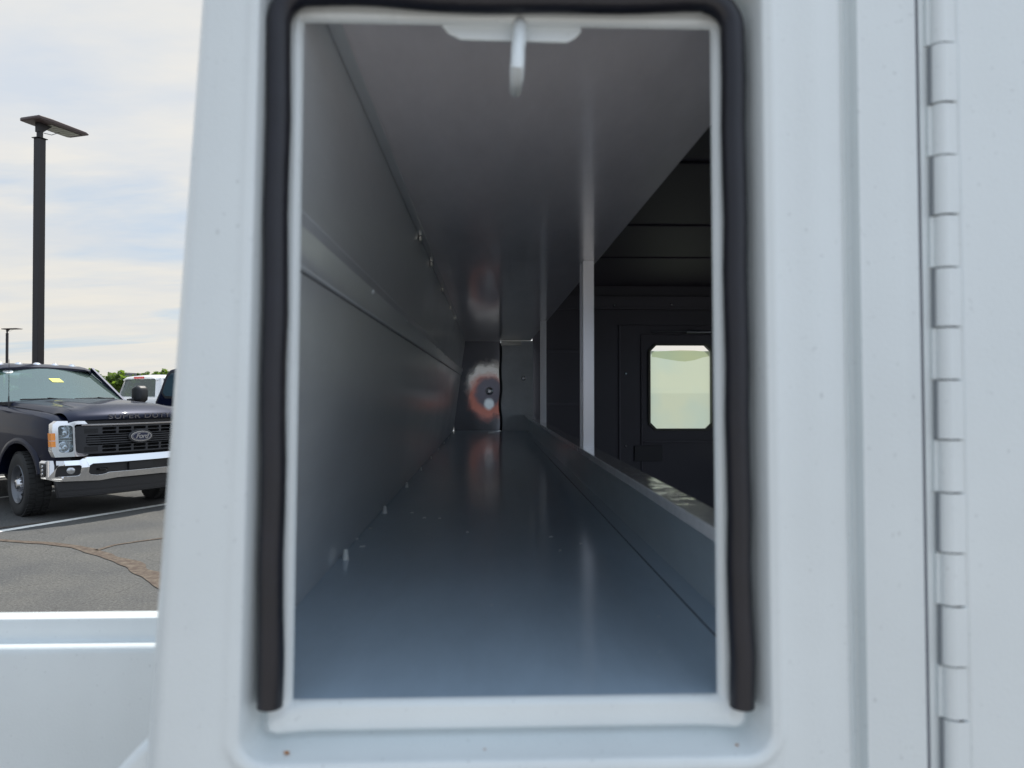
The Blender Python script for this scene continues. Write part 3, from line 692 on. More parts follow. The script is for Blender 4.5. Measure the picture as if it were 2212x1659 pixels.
# window frame and translucent pane
FRM = mat('window_frame_paint', (0.16, 0.17, 0.14), .5)
def ringprism(bm, outer, inner, y0, y1):
    n = len(outer); vs = [[bm.verts.new((p[0], y, p[1])) for p in poly] for poly in (outer, inner) for y in (y0, y1)]
    o0, o1, i0, i1 = vs
    for k in range(n):
        j = (k + 1) % n
        bm.faces.new((o0[k], o0[j], o1[j], o1[k])); bm.faces.new((i0[j], i0[k], i1[k], i1[j])); bm.faces.new((o0[j], o0[k], i0[k], i0[j])); bm.faces.new((o1[k], o1[j], i1[j], i1[k]))
bm = bmesh.new(); ringprism(bm, octo(wa.x - .012, wb.x + .022, wb.z - .010, wa.z + .010, .040), octo(wa.x + .001, wb.x - .0005, wb.z + .002, wa.z - .001, .034), YE - .018, YE - .0065)
wf = bput('window_frame', bm, FRM, bev=.001)
pm = bpy.data.materials.new('frosted_pane'); pm.use_nodes = True; t = pm.node_tree; t.nodes.clear()
o_ = nd(t, 'ShaderNodeOutputMaterial'); tl = nd(t, 'ShaderNodeBsdfTranslucent'); ge = nd(t, 'ShaderNodeNewGeometry'); sx = nd(t, 'ShaderNodeSeparateXYZ'); t.links.new(ge.outputs['Position'], sx.inputs[0])
nz = nd(t, 'ShaderNodeTexNoise'); nz.inputs['Scale'].default_value = 3.5; nz.inputs['Detail'].default_value = 2; t.links.new(ge.outputs['Position'], nz.inputs['Vector'])
rp = nd(t, 'ShaderNodeValToRGB'); rp.color_ramp.elements[0].position = .35; rp.color_ramp.elements[0].color = (.42, .54, .50, 1); rp.color_ramp.elements[1].position = .65; rp.color_ramp.elements[1].color = (.52, .58, .46, 1)
t.links.new(nz.outputs[0], rp.inputs[0]); t.links.new(rp.outputs[0], tl.inputs[0])
tr = nd(t, 'ShaderNodeBsdfTransparent'); tr.inputs[0].default_value = (.45, .52, .45, 1); ms = nd(t, 'ShaderNodeMixShader'); ms.inputs[0].default_value = .25
t.links.new(tl.outputs[0], ms.inputs[1]); t.links.new(tr.outputs[0], ms.inputs[2]); t.links.new(ms.outputs[0], o_.inputs[0])
bm = bmesh.new(); prism(bm, [(a_, min(b_, at(1470, 758, YE).z)) for a_, b_ in octo(wa.x - .002, wb.x + .002, wb.z - .002, wa.z + .002, .03)], YE + .004, YE + .0042, 'y')
bm.faces.ensure_lookup_table(); bmesh.ops.delete(bm, geom=[bm.faces[0]], context='FACES')
bmesh.ops.delete(bm, geom=[f for f in bm.faces if abs(f.normal.y) < .5 and len(f.verts) == 4], context='FACES')
pane = bput('window_pane', bm, pm, smooth=False)
FILM = bpy.data.materials.new('peeling_film'); FILM.use_nodes = True; t = FILM.node_tree; t.nodes.clear(); o_ = nd(t, 'ShaderNodeOutputMaterial'); tr = nd(t, 'ShaderNodeBsdfTransparent'); tr.inputs[0].default_value = (.72, .74, .60, 1); t.links.new(tr.outputs[0], o_.inputs[0])
bm = bmesh.new(); pp = [(1408, 760), (1408, 771), (1418, 772), (1440, 776), (1465, 780), (1480, 781), (1500, 778), (1518, 772), (1531, 770), (1532, 761), (1500, 757), (1470, 756), (1440, 758)]
bm.faces.new([bm.verts.new(at(a_, b_, YE - .001)) for a_, b_ in pp]); bput('peeling_film', bm, FILM, smooth=False)

# fairing at the lower left corner of the body
bm = bmesh.new(); pts = [(330, 1592), (322, 1594), (300, 1612), (262, 1652), (235, 1685), (190, 1760), (190, 2300), (400, 2300), (400, 1592)]
prism(bm, [(q.x, q.z) for q in (at(a_, b_, .52) for a_, b_ in pts)], .513, .62, 'y'); bput('lower_fairing', bm, WHITE, bev=.006, seg=4)

# ------------------------------------------------------------------ white bed side at the lower left
A = at(-300, 1402, .85); zt = A.z; yb = .85 + .118
bm = bmesh.new()
z2 = at(0, 1337, .872).z
prof = [(.866, .55), (.852, zt - .09), (.850, zt - .010), (.8512, zt - .004), (.854, zt - .0008), (.858, zt), (.866, zt - .0005), (.8695, zt + .002), (.8705, zt + .006), (.8715, z2 - .004), (.873, z2 - .0007), (.876, z2), (.897, z2), (.899, z2 - .003), (.900, .55)]
xs = [-3.2, -2.0, -1.0, -.36, -.352, -.350]
loft(bm, [[(x, y, z - (0.002 if k == len(xs) - 1 else 0)) for y, z in prof] for k, x in enumerate(xs)])
tag(put('truck_bed_side', bm, WHITE, auto=50), 'long low white bed side with a bright rolled edge, left of the open compartment', 'truck bed side')

# ------------------------------------------------------------------ pickup trucks
def xf(y): return 0.97 - 0.21 * min(1.2, abs(y)) ** 2.4
def bend(bm, cutn=True, rake=0.0):
    if cutn:
        for k in range(-9, 10):
            g = bm.verts[:] + bm.edges[:] + bm.faces[:]
            bmesh.ops.bisect_plane(bm, geom=g, plane_co=(0, k * .11 + .003, 0), plane_no=(0, 1, 0))
    for v in bm.verts: v.co.x += xf(v.co.y) - rake * (v.co.z - .9)
def make_pickup(name, paint, front=True, wheelm=STEEL):
    T = empty(name, (0, 0, 0))
    def P(n, bm, m, par=T, **k): return put(n, bm, m, parent=par, **k)
    # lower body
    ST = [(.76, .95, 1.20, .50), (.62, .985, 1.262, .48), (.30, 1.0, 1.305, .48), (-.20, 1.005, 1.338, .48), (-.62, .99, 1.365, .48), (-.95, .975, 1.405, .45), (-2.0, .975, 1.42, .45), (-3.20, .97, 1.42, .45)]
    bm = bmesh.new(); secs = []
    for x, w, zt_, zb in ST:
        half = [(w * .90, zb), (w * .975, zb + .06), (w - .005, zb + .28), (w, .94), (w - .01, zt_ - .12), (w - .035, zt_ - .035), (w - .09, zt_), (w - .22, zt_ + .004)]
        secs.append([(x, y, z) for y, z in half] + [(x, -y, z) for y, z in half[::-1]])
    loft(bm, secs)
    b = P('body', bm, paint, auto=28)
    def arch(cx, r=.49):
        bmc = bmesh.new(); pr = [(cx + r * math.cos(R(a)), .43 + r * math.sin(R(a))) for a in range(0, 181, 12)]; pr = [(cx + r, .2)] + pr + [(cx - r, .2)]
        for s in (1, -1):
            A = [bmc.verts.new((x, s * .62, z)) for x, z in pr]; B = [bmc.verts.new((x, s * 1.2, z)) for x, z in pr]
            bmc.faces.new(A); bmc.faces.new(B[::-1])
            for i in range(len(pr)): bmc.faces.new((A[i], B[i], B[(i + 1) % len(pr)], A[(i + 1) % len(pr)]))
        return bmc
    cut(b, arch(0.0)); b.data.set_sharp_from_angle(angle=R(28))
    b.data.materials.clear(); b.data.materials.append(paint)
    # wheel arch flares
    for cx in (0, -4.06):
        for s in (1, -1):
            bm = bmesh.new(); rows = []
            for a in range(14, 172, 6):
                ca, sa = math.cos(R(a)), math.sin(R(a)); rows.append([(cx + r_ * ca, s * y_, .43 + r_ * sa) for r_, y_ in ((.485, .90), (.485, 1.008), (.50, 1.014), (.535, 1.010), (.58, .990))])
            loft(bm, rows, closed=False, caps=False); P('wheel_arch', bm, paint, auto=60)
    bm = bmesh.new(); box(bm, -.5, .55, -.62, .62, .35, .5); box(bm, -5.0, -.5, -.45, .45, .38, .55)
    box(bm, -.5, .62, -.63, .63, .5, 1.0); P('chassis', bm, HOLE, smooth=False)
    # bed
    bm = bmesh.new(); secs = []
    for x in (-3.26, -3.4, -5.0, -5.12):
        w = 1.0 if -5.1 < x else .985; half = [(w * .92, .55), (w * .99, .62), (w, .95), (w - .01, 1.25), (w - .03, 1.38), (w - .05, 1.43), (w - .12, 1.43)]
        secs.append([(x, y, z) for y, z in half] + [(x, -y, z) for y, z in half[::-1]])
    loft(bm, secs); bed = P('bed', bm, paint, auto=28)
    bmc = bmesh.new(); box(bmc, -5.06, -3.33, -.80, .80, .95, 1.6); cut(bed, bmc); cut(bed, arch(-4.06)); bed.data.materials.clear(); bed.data.materials.append(paint)
    bm = bmesh.new(); box(bm, -5.145, -5.125, -.78, .78, .72, 1.40); tg = P('tailgate', bm, paint, bev=.01)
    bm = bmesh.new(); box(bm, -5.16, -5.146, -.70, .70, 1.33, 1.36); box(bm, -5.155, -5.146, -.10, .10, 1.18, 1.24); P('tailgate_trim', bm, CHROME, par=tg)
    for s in (1, -1):
        bm = bmesh.new(); box(bm, -5.14, -5.06, s * .82, s * .99, .95, 1.33); P('tail_light', bm, RED, bev=.01)
    bm = bmesh.new(); prism(bm, rrect(.55, .72, 0, 0.0001, 0) if False else [(-.95, .58), (.95, .58), (.95, .74), (-.95, .74)], -5.30, -5.13, 'x'); P('rear_bumper', bm, CHROME, bev=.03, seg=3)
    # hood
    bm = bmesh.new(); n, m_ = 34, 26; rows = []
    for j in range(m_ + 1):
        y = -.835 + 1.67 * j / m_; ya = abs(y); row = []
        xr = -.70 - .20 * (ya / .835) ** 2; xfr = xf(y) + .015
        for i in range(n + 1):
            u = i / n; u2 = 1 - (1 - u) ** 1.6
            x = xr + (xfr - xr) * u2
            drop = max(0, (u2 - .80) / .20)
            z = 1.455 - .075 * u2 - .03 * u2 * u2 - .125 * (1 - math.sqrt(max(0, 1 - drop ** 2.2)))
            z += .028 * (1 - sst(ya, .42, .60)) * sst(u2, 0, .25) * (1 - sst(u2, .80, .98))
            edge = sst(ya, .755, .835)
            z -= (.10 - .03 * u2) * edge * (1 - .75 * sst(u2, .75, .95)) + .025 * (ya / .83) ** 2
            row.append((x, y, z))
        row.append((xfr - .012, y, 1.205)); row.append((xfr - .04, y, 1.20)); rows.append(row)
    loft(bm, rows, closed=False, caps=False)
    hood = P('hood', bm, paint, auto=50)
    for s in (1, -1):
        bm = bmesh.new(); tube(bm, [(-.9, s * .838, 1.40), (-.4, s * .838, 1.358), (.2, s * .838, 1.318), (.58, s * .83, 1.272)], .005, 6); P('hood_gap', bm, HOLE)
    bm = bmesh.new(); box(bm, -1.02, -.66, -.86, .86, 1.38, 1.425); P('cowl', bm, PLAST)
    # greenhouse
    def bar(bm, a, b_, w, t_):
        a, b_ = Vector(a), Vector(b_); d_ = (b_ - a).normalized(); s_ = Vector((0, 1, 0)).cross(d_).normalized() * w / 2; q = Vector((0, t_ / 2, 0))
        hexa(bm, [a - s_ - q, a + s_ - q, a + s_ + q, a - s_ + q, b_ - s_ - q, b_ + s_ - q, b_ + s_ + q, b_ - s_ + q])
    for s in (1, -1):
        pil = bmesh.new(); bar(pil, (-.89, s * .892, 1.40), (-1.52, s * .730, 1.915), .055, .035); P('pillar', pil, paint, auto=30)
        pil = bmesh.new(); bar(pil, (-2.02, s * .93, 1.40), (-2.08, s * .735, 1.93), .13, .045); P('pillar', pil, paint, auto=30)
        pil = bmesh.new(); hexa(pil, [(-3.24, s * .80, 1.40), (-3.14, s * .95, 1.40), (-3.10, s * .95, 1.40), (-3.10, s * .80, 1.40), (-3.12, s * .64, 1.90), (-3.06, s * .755, 1.90), (-3.0, s * .755, 1.90), (-3.0, s * .64, 1.90)]); P('pillar', pil, paint, auto=30)
    bm = bmesh.new(); rows = []
    for x, w, z in ((-1.40, .66, 1.905), (-1.50, .72, 1.935), (-1.75, .765, 1.965), (-2.2, .775, 1.98), (-2.8, .77, 1.972), (-3.08, .74, 1.94), (-3.15, .70, 1.905)):
        rows.append([(x, y, zz_) for y, zz_ in [(-w, z - .07), (-w + .015, z - .035), (-w + .10, z - .005), (-w * .5, z + .012), (0, z + .018), (w * .5, z + .012), (w - .10, z - .005), (w - .015, z - .035), (w, z - .07)]])
    rows = [r_ + [(r_[0][0], -r_[0][1] - .06, 1.875)] + [(r_[0][0], r_[0][1] + .06, 1.875)] for r_ in rows]
    loft(bm, rows); roof = P('roof', bm, paint, auto=40)
    bm = bmesh.new(); hexa(bm, [(-3.22, -.95, 1.38), (-3.18, -.95, 1.38), (-3.18, .95, 1.38), (-3.22, .95, 1.38), (-3.21, -.94, 1.45), (-3.17, -.94, 1.45), (-3.17, .94, 1.45), (-3.21, .94, 1.45)]); P('rear_panel', bm, paint)
    # glass
    bm = bmesh.new(); rows = []
    for k in range(7):
        u = k / 6; r_ = []
        for j in range(13):
            v_ = -1 + j / 6; w = .875 + (.715 - .875) * u; r_.append((-.70 - .20 * v_ * v_ + (-.70 + .02 * v_ * v_) * u - .012 * math.sin(u * 3.1), v_ * w, 1.425 + (1.905 - 1.425) * u - .006 * v_ * v_))
        rows.append(r_)
    loft(bm, rows, closed=False, caps=False); P('windscreen', bm, WSG)
    bm = bmesh.new(); loft(bm, [[(-3.20, -.74, 1.45), (-3.22, 0, 1.45), (-3.20, .74, 1.45)], [(-3.10, -.65, 1.875), (-3.12, 0, 1.875), (-3.10, .65, 1.875)]], closed=False, caps=False); P('rear_window', bm, SDG)
    for s in (1, -1):
        bm = bmesh.new(); bm.faces.new([bm.verts.new(p) for p in ((-.95, s * .915, 1.42), (-1.98, s * .925, 1.42), (-2.04, s * .74, 1.895), (-1.56, s * .74, 1.895))]); P('side_window', bm, SDG)
        bm = bmesh.new(); bm.faces.new([bm.verts.new(p) for p in ((-2.08, s * .925, 1.42), (-3.02, s * .92, 1.42), (-2.95, s * .74, 1.895), (-2.12, s * .74, 1.895))]); P('side_window', bm, SDG)
        for x0_ in (-2.0, -3.12):
            bm = bmesh.new(); box(bm, x0_ + .03, x0_ + .20, s * 1.0 - .02, s * 1.0 + .02, 1.22, 1.25); P('door_handle', bm, PLAST, bev=.006)
        bm = bmesh.new(); tube(bm, [(-.93, s * .965, 1.36), (-.90, s * .975, .60)], .004, 6); P('door_gap', bm, HOLE)
        bm = bmesh.new(); tube(bm, [(-2.05, s * .985, 1.38), (-2.05, s * .99, .56)], .004, 6); P('door_gap', bm, HOLE)
        # towing mirror
        bm = bmesh.new(); secs = []
        for x, g in ((-.98, 0.80), (-.86, 1.0), (-.80, .82), (-.775, .5)):
            cy, cz = s * 1.13, 1.525; secs.append([(x, cy + (a_) * g, cz + b_ * g) for a_, b_ in rrect(-.095, .095, -.135, .135, .05)])
        loft(bm, secs); mi = P('mirror', bm, PLAST, auto=40)
        bm = bmesh.new(); tube(bm, [(-.92, s * .95, 1.43), (-.90, s * 1.10, 1.45)], .022, 8); P('mirror_arm', bm, PLAST, par=mi)
    # cabin
    bm = bmesh.new(); box(bm, -3.1, -.98, -.85, .85, 1.36, 1.424); P('cabin_floor', bm, PLAST)
    bm = bmesh.new(); tube(bm, [(-1.02, y, 1.44 + .03 * math.cos(y * 3)) for y in (-.8, -.4, 0, .4, .8)], .05, 8)
    P('dashboard', bm, PLAST)
    for x, ys in ((-2.05, (-.42, .42)), (-2.9, (-.45, .45))):
        for y in ys:
            bm = bmesh.new(); prism(bm, rrect(y - .13, y + .13, 1.60, 1.80, .05), x - .05, x + .05, 'x'); prism(bm, rrect(y - .24, y + .24, 1.30, 1.60, .08), x - .06, x + .06, 'x'); P('seat_back', bm, SEAT, bev=.02)
    bm = bmesh.new(); c0 = Vector((-1.30, .42, 1.47)); pts = []
    for k in range(25):
        a = 2 * math.pi * k / 24; pts.append(c0 + Vector((-.06 * math.sin(a) * 1, .19 * math.cos(a), .17 * math.sin(a))))
    tube(bm, pts, .014, 8, caps=False); P('steering_wheel', bm, SEAT)
    bm = bmesh.new(); box(bm, -1.56, -1.50, -.10, .10, 1.76, 1.83); P('rear_view_mirror', bm, PLAST, bev=.01)
    for s in (.14, .70):
        pass
    bm = bmesh.new()
    hexa(bm, [(-1.05, .33, 1.62), (-1.06, .33, 1.62), (-1.06, .55, 1.60), (-1.05, .55, 1.60), (-1.14, .33, 1.70), (-1.15, .33, 1.70), (-1.15, .55, 1.68), (-1.14, .55, 1.68)]) if False else tube(bm, [(-2.05, .80, 1.75), (-1.75, .72, 1.45)], .018, 6)
    P('seat_belt', bm, SEAT)
    for k, y in enumerate((-.50, -.25, 0, .25, .50)):
        bm = bmesh.new(); lathe(bm, [(0, .045), (.025, .042), (.05, .025), (.06, 0)], 'z', 16, (-1.66, y, 1.955 - .02 * abs(y))); P('clearance_light', bm, LENS if not front else CHROME)
    bm = bmesh.new(); box(bm, -3.175, -3.135, -.20, .20, 1.885, 1.935); P('high_brake_light', bm, RED if not front else RED, bev=.008)
    # wheels
    for cx in (0, -4.06):
        for s in (1, -1):
            tprof = [(.225, -.12), (.30, -.137), (.36, -.14), (.385, -.125), (.40, -.10), (.403, 0), (.40, .10), (.385, .125), (.36, .14), (.30, .137), (.225, .12)]
            q = Vector((cx, s * .865, .40))
            bm = bmesh.new(); lathe(bm, [(r_, h_ - 0) for r_, h_ in tprof], 'y', 64)
            for k in range(40):
                a = 2 * math.pi * k / 40
                for hh, off in ((-.085, 0), (.085, .5), (0, .25)):
                    a2_ = a + off * 2 * math.pi / 40; Mx = Matrix.Rotation(-a2_, 4, 'Y')
                    box(bm, .395, .410, hh - .034, hh + .034, -.022, .022, Mx)
            bmesh.ops.transform(bm, matrix=Matrix.Translation((0, 0, 0)), verts=bm.verts[:])
            W_ = put('wheel', bm, TYRE, parent=T); W_.location = q
            if cx == 0: W_.rotation_euler = (0, 0, R(-9 if front else 0))
            bm = bmesh.new(); so_ = s
            # rim barrel
            lathe(bm, [(.205, so_ * -.10), (.20, so_ * .03), (.215, so_ * .11), (.238, so_ * .135), (.243, so_ * .128), (.240, so_ * .115)], 'y', 48)
            # disc with hand holes
            rings = [(.075, .075), (.10, .082), (.125, .062), (.165, .045), (.185, .06), (.205, .085)]; n_s = 64; vr = []
            for k in range(n_s):
                a = 2 * math.pi * k / n_s; vr.append([bm.verts.new((r_ * math.cos(a), so_ * h_, r_ * math.sin(a))) for r_, h_ in rings])
            for k in range(n_s):
                hole = (k % 8) in (1, 2, 3, 4)
                for i in range(len(rings) - 1):
                    if hole and i in (2, 3): continue
                    A_, B_ = vr[k], vr[(k + 1) % n_s]; bm.faces.new((A_[i], A_[i + 1], B_[i + 1], B_[i]))
            put('rim', bm, wheelm, parent=W_, auto=50)
            bm = bmesh.new(); lathe(bm, [(.204, so_ * .02), (0, so_ * .02)], 'y', 32); put('brake_disc', bm, HOLE, parent=W_)
            bm = bmesh.new(); lathe(bm, [(.078, so_ * .07), (.075, so_ * .12), (.055, so_ * .15), (.035, so_ * .155), (.034, so_ * .12), (0, so_ * .12)], 'y', 24)
            for k in range(8):
                a = 2 * math.pi * (k + .5) / 8; lathe2 = (.088 * math.cos(a), so_ * .075, .088 * math.sin(a))
                tube(bm, [lathe2, (lathe2[0], so_ * .125, lathe2[2])], .011, 6)
            put('wheel_hub', bm, BOLT, parent=W_)
    # ---------------- front end (modelled flat in y,z then bent to the plan curve)
    def F(n_, polys, x0_, x1_, m, par=T, bev=0.0, holes=None, **k):
        bm = bmesh.new()
        for pl_ in polys: prism(bm, pl_, x0_, x1_, 'x')
        if holes:
            o = put(n_, bm, m, parent=par, smooth=False)
            bmc = bmesh.new()
            for hp in holes: prism(bmc, hp, x0_ - .05, x1_ + .05, 'x')
            cut(o, bmc); bm = bmesh.new(); bm.from_mesh(o.data); o.parent = par
            bend(bm); bm.to_mesh(o.data); bm.free(); o.data.materials.clear(); o.data.materials.append(m)
            o.data.polygons.foreach_set('use_smooth', [True] * len(o.data.polygons)); o.data.set_sharp_from_angle(angle=R(30))
            if bev: 
                b_ = o.modifiers.new('bevel', 'BEVEL'); b_.width = bev; b_.segments = 2; b_.limit_method = 'ANGLE'; b_.angle_limit = R(40)
            return o
        bend(bm); return put(n_, bm, m, parent=par, bev=bev, auto=30)
    F('front_backing', [[(-.92, .60), (.92, .60), (.92, 1.20), (-.92, 1.20)]], -.20, -.10, HOLE)
    F('hood_shadow_gap', [[(-.66, 1.165), (.66, 1.165), (.66, 1.203), (-.66, 1.203)]], -.10, -.03, PLAST)
    hx0 = [(-.52, 1.06), (.52, 1.06), (.55, 1.03)]
    holes = []
    for zc in (1.098, 1.052, .872, .826):
        for k in range(5):
            yc = -.384 + k * .192; holes.append(rrect(yc - .082, yc + .082, zc - .017, zc + .017, .012, 3))
        
    holes.append(rrect(-.64, .64, .895, 1.025, .03, 3))
    gr = F('grille', [[(-.755, .79), (.755, .79), (.77, .83), (.77, 1.10), (.74, 1.135), (-.74, 1.135), (-.77, 1.10), (-.77, .83)]], -.055, -.012, GRILLE, holes=holes, bev=.004)
    bars = [[(-.645, z - .0075), (.645, z - .0075), (.645, z + .0075), (-.645, z + .0075)] for z in (.918, .946, .974, 1.002)]
    F('grille_bar', bars, -.05, -.006, GRILLE, par=gr, bev=.003)
    for s in (1, -1):
        for zc in (1.075, .96, .85):
            if zc == .96: y0_, y1_ = s * .50, s * .63
            else: y0_, y1_ = s * .52, s * .66
            F('grille_mesh', [[(y0_ + (y1_ - y0_) * k / 12 - .0015, zc - .03), (y0_ + (y1_ - y0_) * k / 12 + .0015, zc - .03), (y0_ + (y1_ - y0_) * k / 12 + .0015, zc + .03), (y0_ + (y1_ - y0_) * k / 12 - .0015, zc + .03)] for k in range(13)]
              + [[(min(y0_, y1_), zc + q_ - .0015), (max(y0_, y1_), zc + q_ - .0015), (max(y0_, y1_), zc + q_ + .0015), (min(y0_, y1_), zc + q_ + .0015)] for q_ in (-.027, -.014, 0, .014, .027)], -.0118, -.0075, PLAST, par=gr)
    F('grille_strip', [[(-.70, 1.138), (.70, 1.138), (.69, 1.162), (-.69, 1.162)]], -.04, .004, mat('dark_chrome', (.45, .43, .43), .22, metal=1.0), bev=.004)
    bd = F('badge', [oval(0, .985, .165, .088)], -.012, .022, GRILLE, bev=.006)
    F('badge_ring', [oval(0, .985, .140, .066)], .020, .030, CHROME, par=bd, bev=.002)
    F('badge_face', [oval(0, .985, .129, .057)], .028, .0325, OVALB, par=bd)
    F('badge_ring', [oval(0, .985, .121, .050)], .0320, .0335, CHROME, par=bd)
    F('badge_face', [oval(0, .985, .117, .0465)], .0328, .0345, OVALB, par=bd)
    if front:
        bm = text_bm('Ford', .088, .0015, sx=1.05, shear=.35, space=.92, offset=.0008)
        bmesh.ops.transform(bm, matrix=Matrix(((0, 0, 1, .036), (1, 0, 0, 0), (0, 1, 0, .985), (0, 0, 0, 1))), verts=bm.verts[:])
        bend(bm, False); put('badge_lettering', bm, CHROME, parent=bd, smooth=False)
        bm = text_bm('SUPER DUTY', .084, .004, sx=1.62, space=1.10, offset=.0006)
        bmesh.ops.transform(bm, matrix=Matrix(((0, 0, 1, .017), (1, 0, 0, 0), (0, 1, 0, 1.247), (0, 0, 0, 1))), verts=bm.verts[:])
        bend(bm, False)
        put('hood_lettering', bm, mat('lettering_paint', (.22, .21, .23), .12, metal=.9), parent=hood, smooth=False)
    for s in (1, -1):
        def mp_(pl_): return [(s * y, z) for y, z in pl_]
        # headlight surround
        sur = [(-.965, .77), (-.66, .77), (-.64, .79), (-.745, .812), (-.765, .84), (-.765, 1.145), (-.745, 1.16), (-.63, 1.163), (-.66, 1.20), (-.93, 1.205), (-.975, 1.165), (-.99, .85)]
        hl = F('headlight', [mp_([(-y, z) for y, z in sur])], -.075, .008, CHROME, holes=[mp_([(-y, z) for y, z in rrect(-.925, -.785, .825, 1.15, .03, 3)])], bev=.006)
        for v_ in hl.data.vertices: v_.co.x -= .10 * (v_.co.z - 1.0)
        F('lamp_backing', [mp_(rrect(.785, .925, .825, 1.15, .03, 3))], -.074, -.068, mat('lamp_silver', (.6, .62, .65), .25, metal=.9), par=hl)
        for zc in (1.065, .895):
            bm = bmesh.new(); lathe(bm, [(.014, -.035), (.03, -.062), (.055, -.045), (.07, -.012)], 'x', 20, (0, s * .855, zc)); 
            lathe(bm, [(0, -.02), (.018, -.025), (.022, -.05)], 'x', 14, (0, s * .855, zc))
            bend(bm, False); put('lamp_bowl', bm, CHROME, parent=hl)
        F('lamp_divider', [mp_([(.79, .965), (.92, .965), (.92, .972), (.79, .972)]), mp_([(.79, .995), (.92, .995), (.92, 1.002), (.79, 1.002)])], -.065, -.012, CHROME, par=hl)
        F('turn_lens', [mp_([(.795, .973), (.915, .973), (.915, .994), (.795, .994)])], -.05, -.03, mat('smoked_lens', (.25, .22, .2), .1), par=hl)
        F('lamp_lens', [mp_(rrect(.787, .923, .827, 1.148, .03, 3))], -.008, -.006, LENS, par=hl)
        # amber side marker wraps the corner
        F('side_marker', [mp_([(.955, .895), (.995, .895), (.995, .965), (.955, .965)]), mp_([(.955, .972), (.995, .972), (.995, 1.06), (.955, 1.06)])], -.06, .012, AMBER, par=hl)
        for ch in hl.children:
            for v_ in ch.data.vertices: v_.co.x -= .10 * (v_.co.z - 1.0)
    # bumper
    bo = [(-.99, .50), (-.93, .475), (-.5, .455), (-.30, .475), (.30, .475), (.5, .455), (.93, .475), (.99, .50), (1.01, .70), (.99, .725), (.72, .725), (.65, .757), (-.65, .757), (-.72, .725), (-.99, .725), (-1.01, .70)]
    bh = [[(-.61, .545), (-.54, .53), (-.47, .535), (-.40, .555), (.40, .555), (.47, .535), (.54, .53), (.61, .545), (.63, .57), (.63, .655), (.60, .675), (-.60, .675), (-.63, .655), (-.63, .57)],
          rrect(-.935, -.715, .535, .665, .03, 3), rrect(.715, .935, .535, .665, .03, 3)]
    bu = F('front_bumper', [bo], -.06, .06, CHROME, holes=bh, bev=.012)
    for v_ in bu.data.vertices:       # wrap the top edge back, like a rolled blade
        z = v_.co.z
        v_.co.x -= (z - .68) * .9 if z > .68 else (.68 - z) * .28
        if abs(v_.co.y) > .9: v_.co.x -= (abs(v_.co.y) - .9) * 1.3
    F('bumper_insert', [bh[0], [(-.94, .53), (-.70, .53), (-.70, .67), (-.94, .67)], [(.70, .53), (.94, .53), (.94, .67), (.70, .67)]], -.05, -.005, PLAST, par=bu)
    F('plate_mount', [rrect(-.16, .16, .565, .665, .01, 2)], -.01, .03, PLAST, par=bu, bev=.004)
    for s in (1, -1):
        bm = bmesh.new(); lathe(bm, [(0, .006), (.03, .004), (.042, -.002), (.046, -.02)], 'x', 20, (0, s * .80, .60)); bend(bm, False); put('fog_light', bm, LENS if False else mat('fog_glass', (.55, .57, .6), .15, metal=.8), parent=bu)
        bm = bmesh.new(); tube(bm, [(-.03, s * .44, .60), (.06, s * .44, .60), (.09, s * .48, .60), (.06, s * .52, .60), (-.03, s * .52, .60)], .016, 8); bend(bm, False); put('tow_hook', bm, mat('gloss_black', (.01, .01, .01), .15), parent=bu)
        bm = bmesh.new()
        prism(bm, [(.56, .53), (.67, .53), (.67, .69), (.56, .69)], s * 1.0, s * 1.015, 'y'); lamp = put('corner_lamp', bm, PLAST, parent=bu, bev=.01)
        bm = bmesh.new()
        for z in (.565, .61, .655): lathe(bm, [(0, s * 1.022), (.017, s * 1.020), (.019, s * 1.012)], 'y', 12, (.615, 0, z))
        put('lamp_bulb', bm, CHROME, parent=lamp)
    F('valance', [[(-.90, .27), (.90, .27), (.93, .47), (-.93, .47)]], -.10, -.035, PLAST, bev=.01)
    F('valance_rib', [[(-.905, .355), (.905, .355), (.905, .362), (-.905, .362)], [(-.90, .30), (.90, .30), (.90, .306), (-.90, .306)]], -.04, -.028, PLAST)
    # wipers and aerial
    bm = bmesh.new()
    tube(bm, [(-.79, -.62, 1.455), (-.74, -.30, 1.462), (-.70, .02, 1.455)], .010, 6); tube(bm, [(-.72, .06, 1.46), (-.78, .40, 1.468), (-.88, .72, 1.462)], .010, 6)
    tube(bm, [(-.70, .02, 1.44), (-.73, -.30, 1.475)], .008, 6); tube(bm, [(-.86, .74, 1.44), (-.77, .42, 1.478)], .008, 6)
    P('wiper', bm, PLAST)
    if front:
        bm = bmesh.new(); tube(bm, [(-.47, -.90, 1.33), (-.47, -.90, 1.50), (-.47, -.90, 1.51), (-.47, -.90, 1.98)], [.011, .008, .004, .003], 8); P('aerial', bm, PLAST)
        def ws(v_, u): w = .875 + (.715 - .875) * u; return Vector((-.70 - .20 * v_ * v_ + (-.70 + .02 * v_ * v_) * u - .012 * math.sin(u * 3.1), v_ * w, 1.425 + .48 * u - .006 * v_ * v_))
        n0 = Vector((.57, 0, .82)) * .004
        bm = bmesh.new(); bm.faces.new([bm.verts.new(ws(*q) + n0) for q in ((-.06, .57), (.14, .57), (.11, .68), (-.09, .68))]); P('window_sticker', bm, YEL, smooth=False)
        bm = bmesh.new(); bm.faces.new([bm.verts.new(ws(-.68 + .08 * math.cos(a), .88 + .055 * math.sin(a)) + n0) for a in [2 * math.pi * k / 20 for k in range(20)]]); P('window_sticker', bm, PAPER, smooth=False)
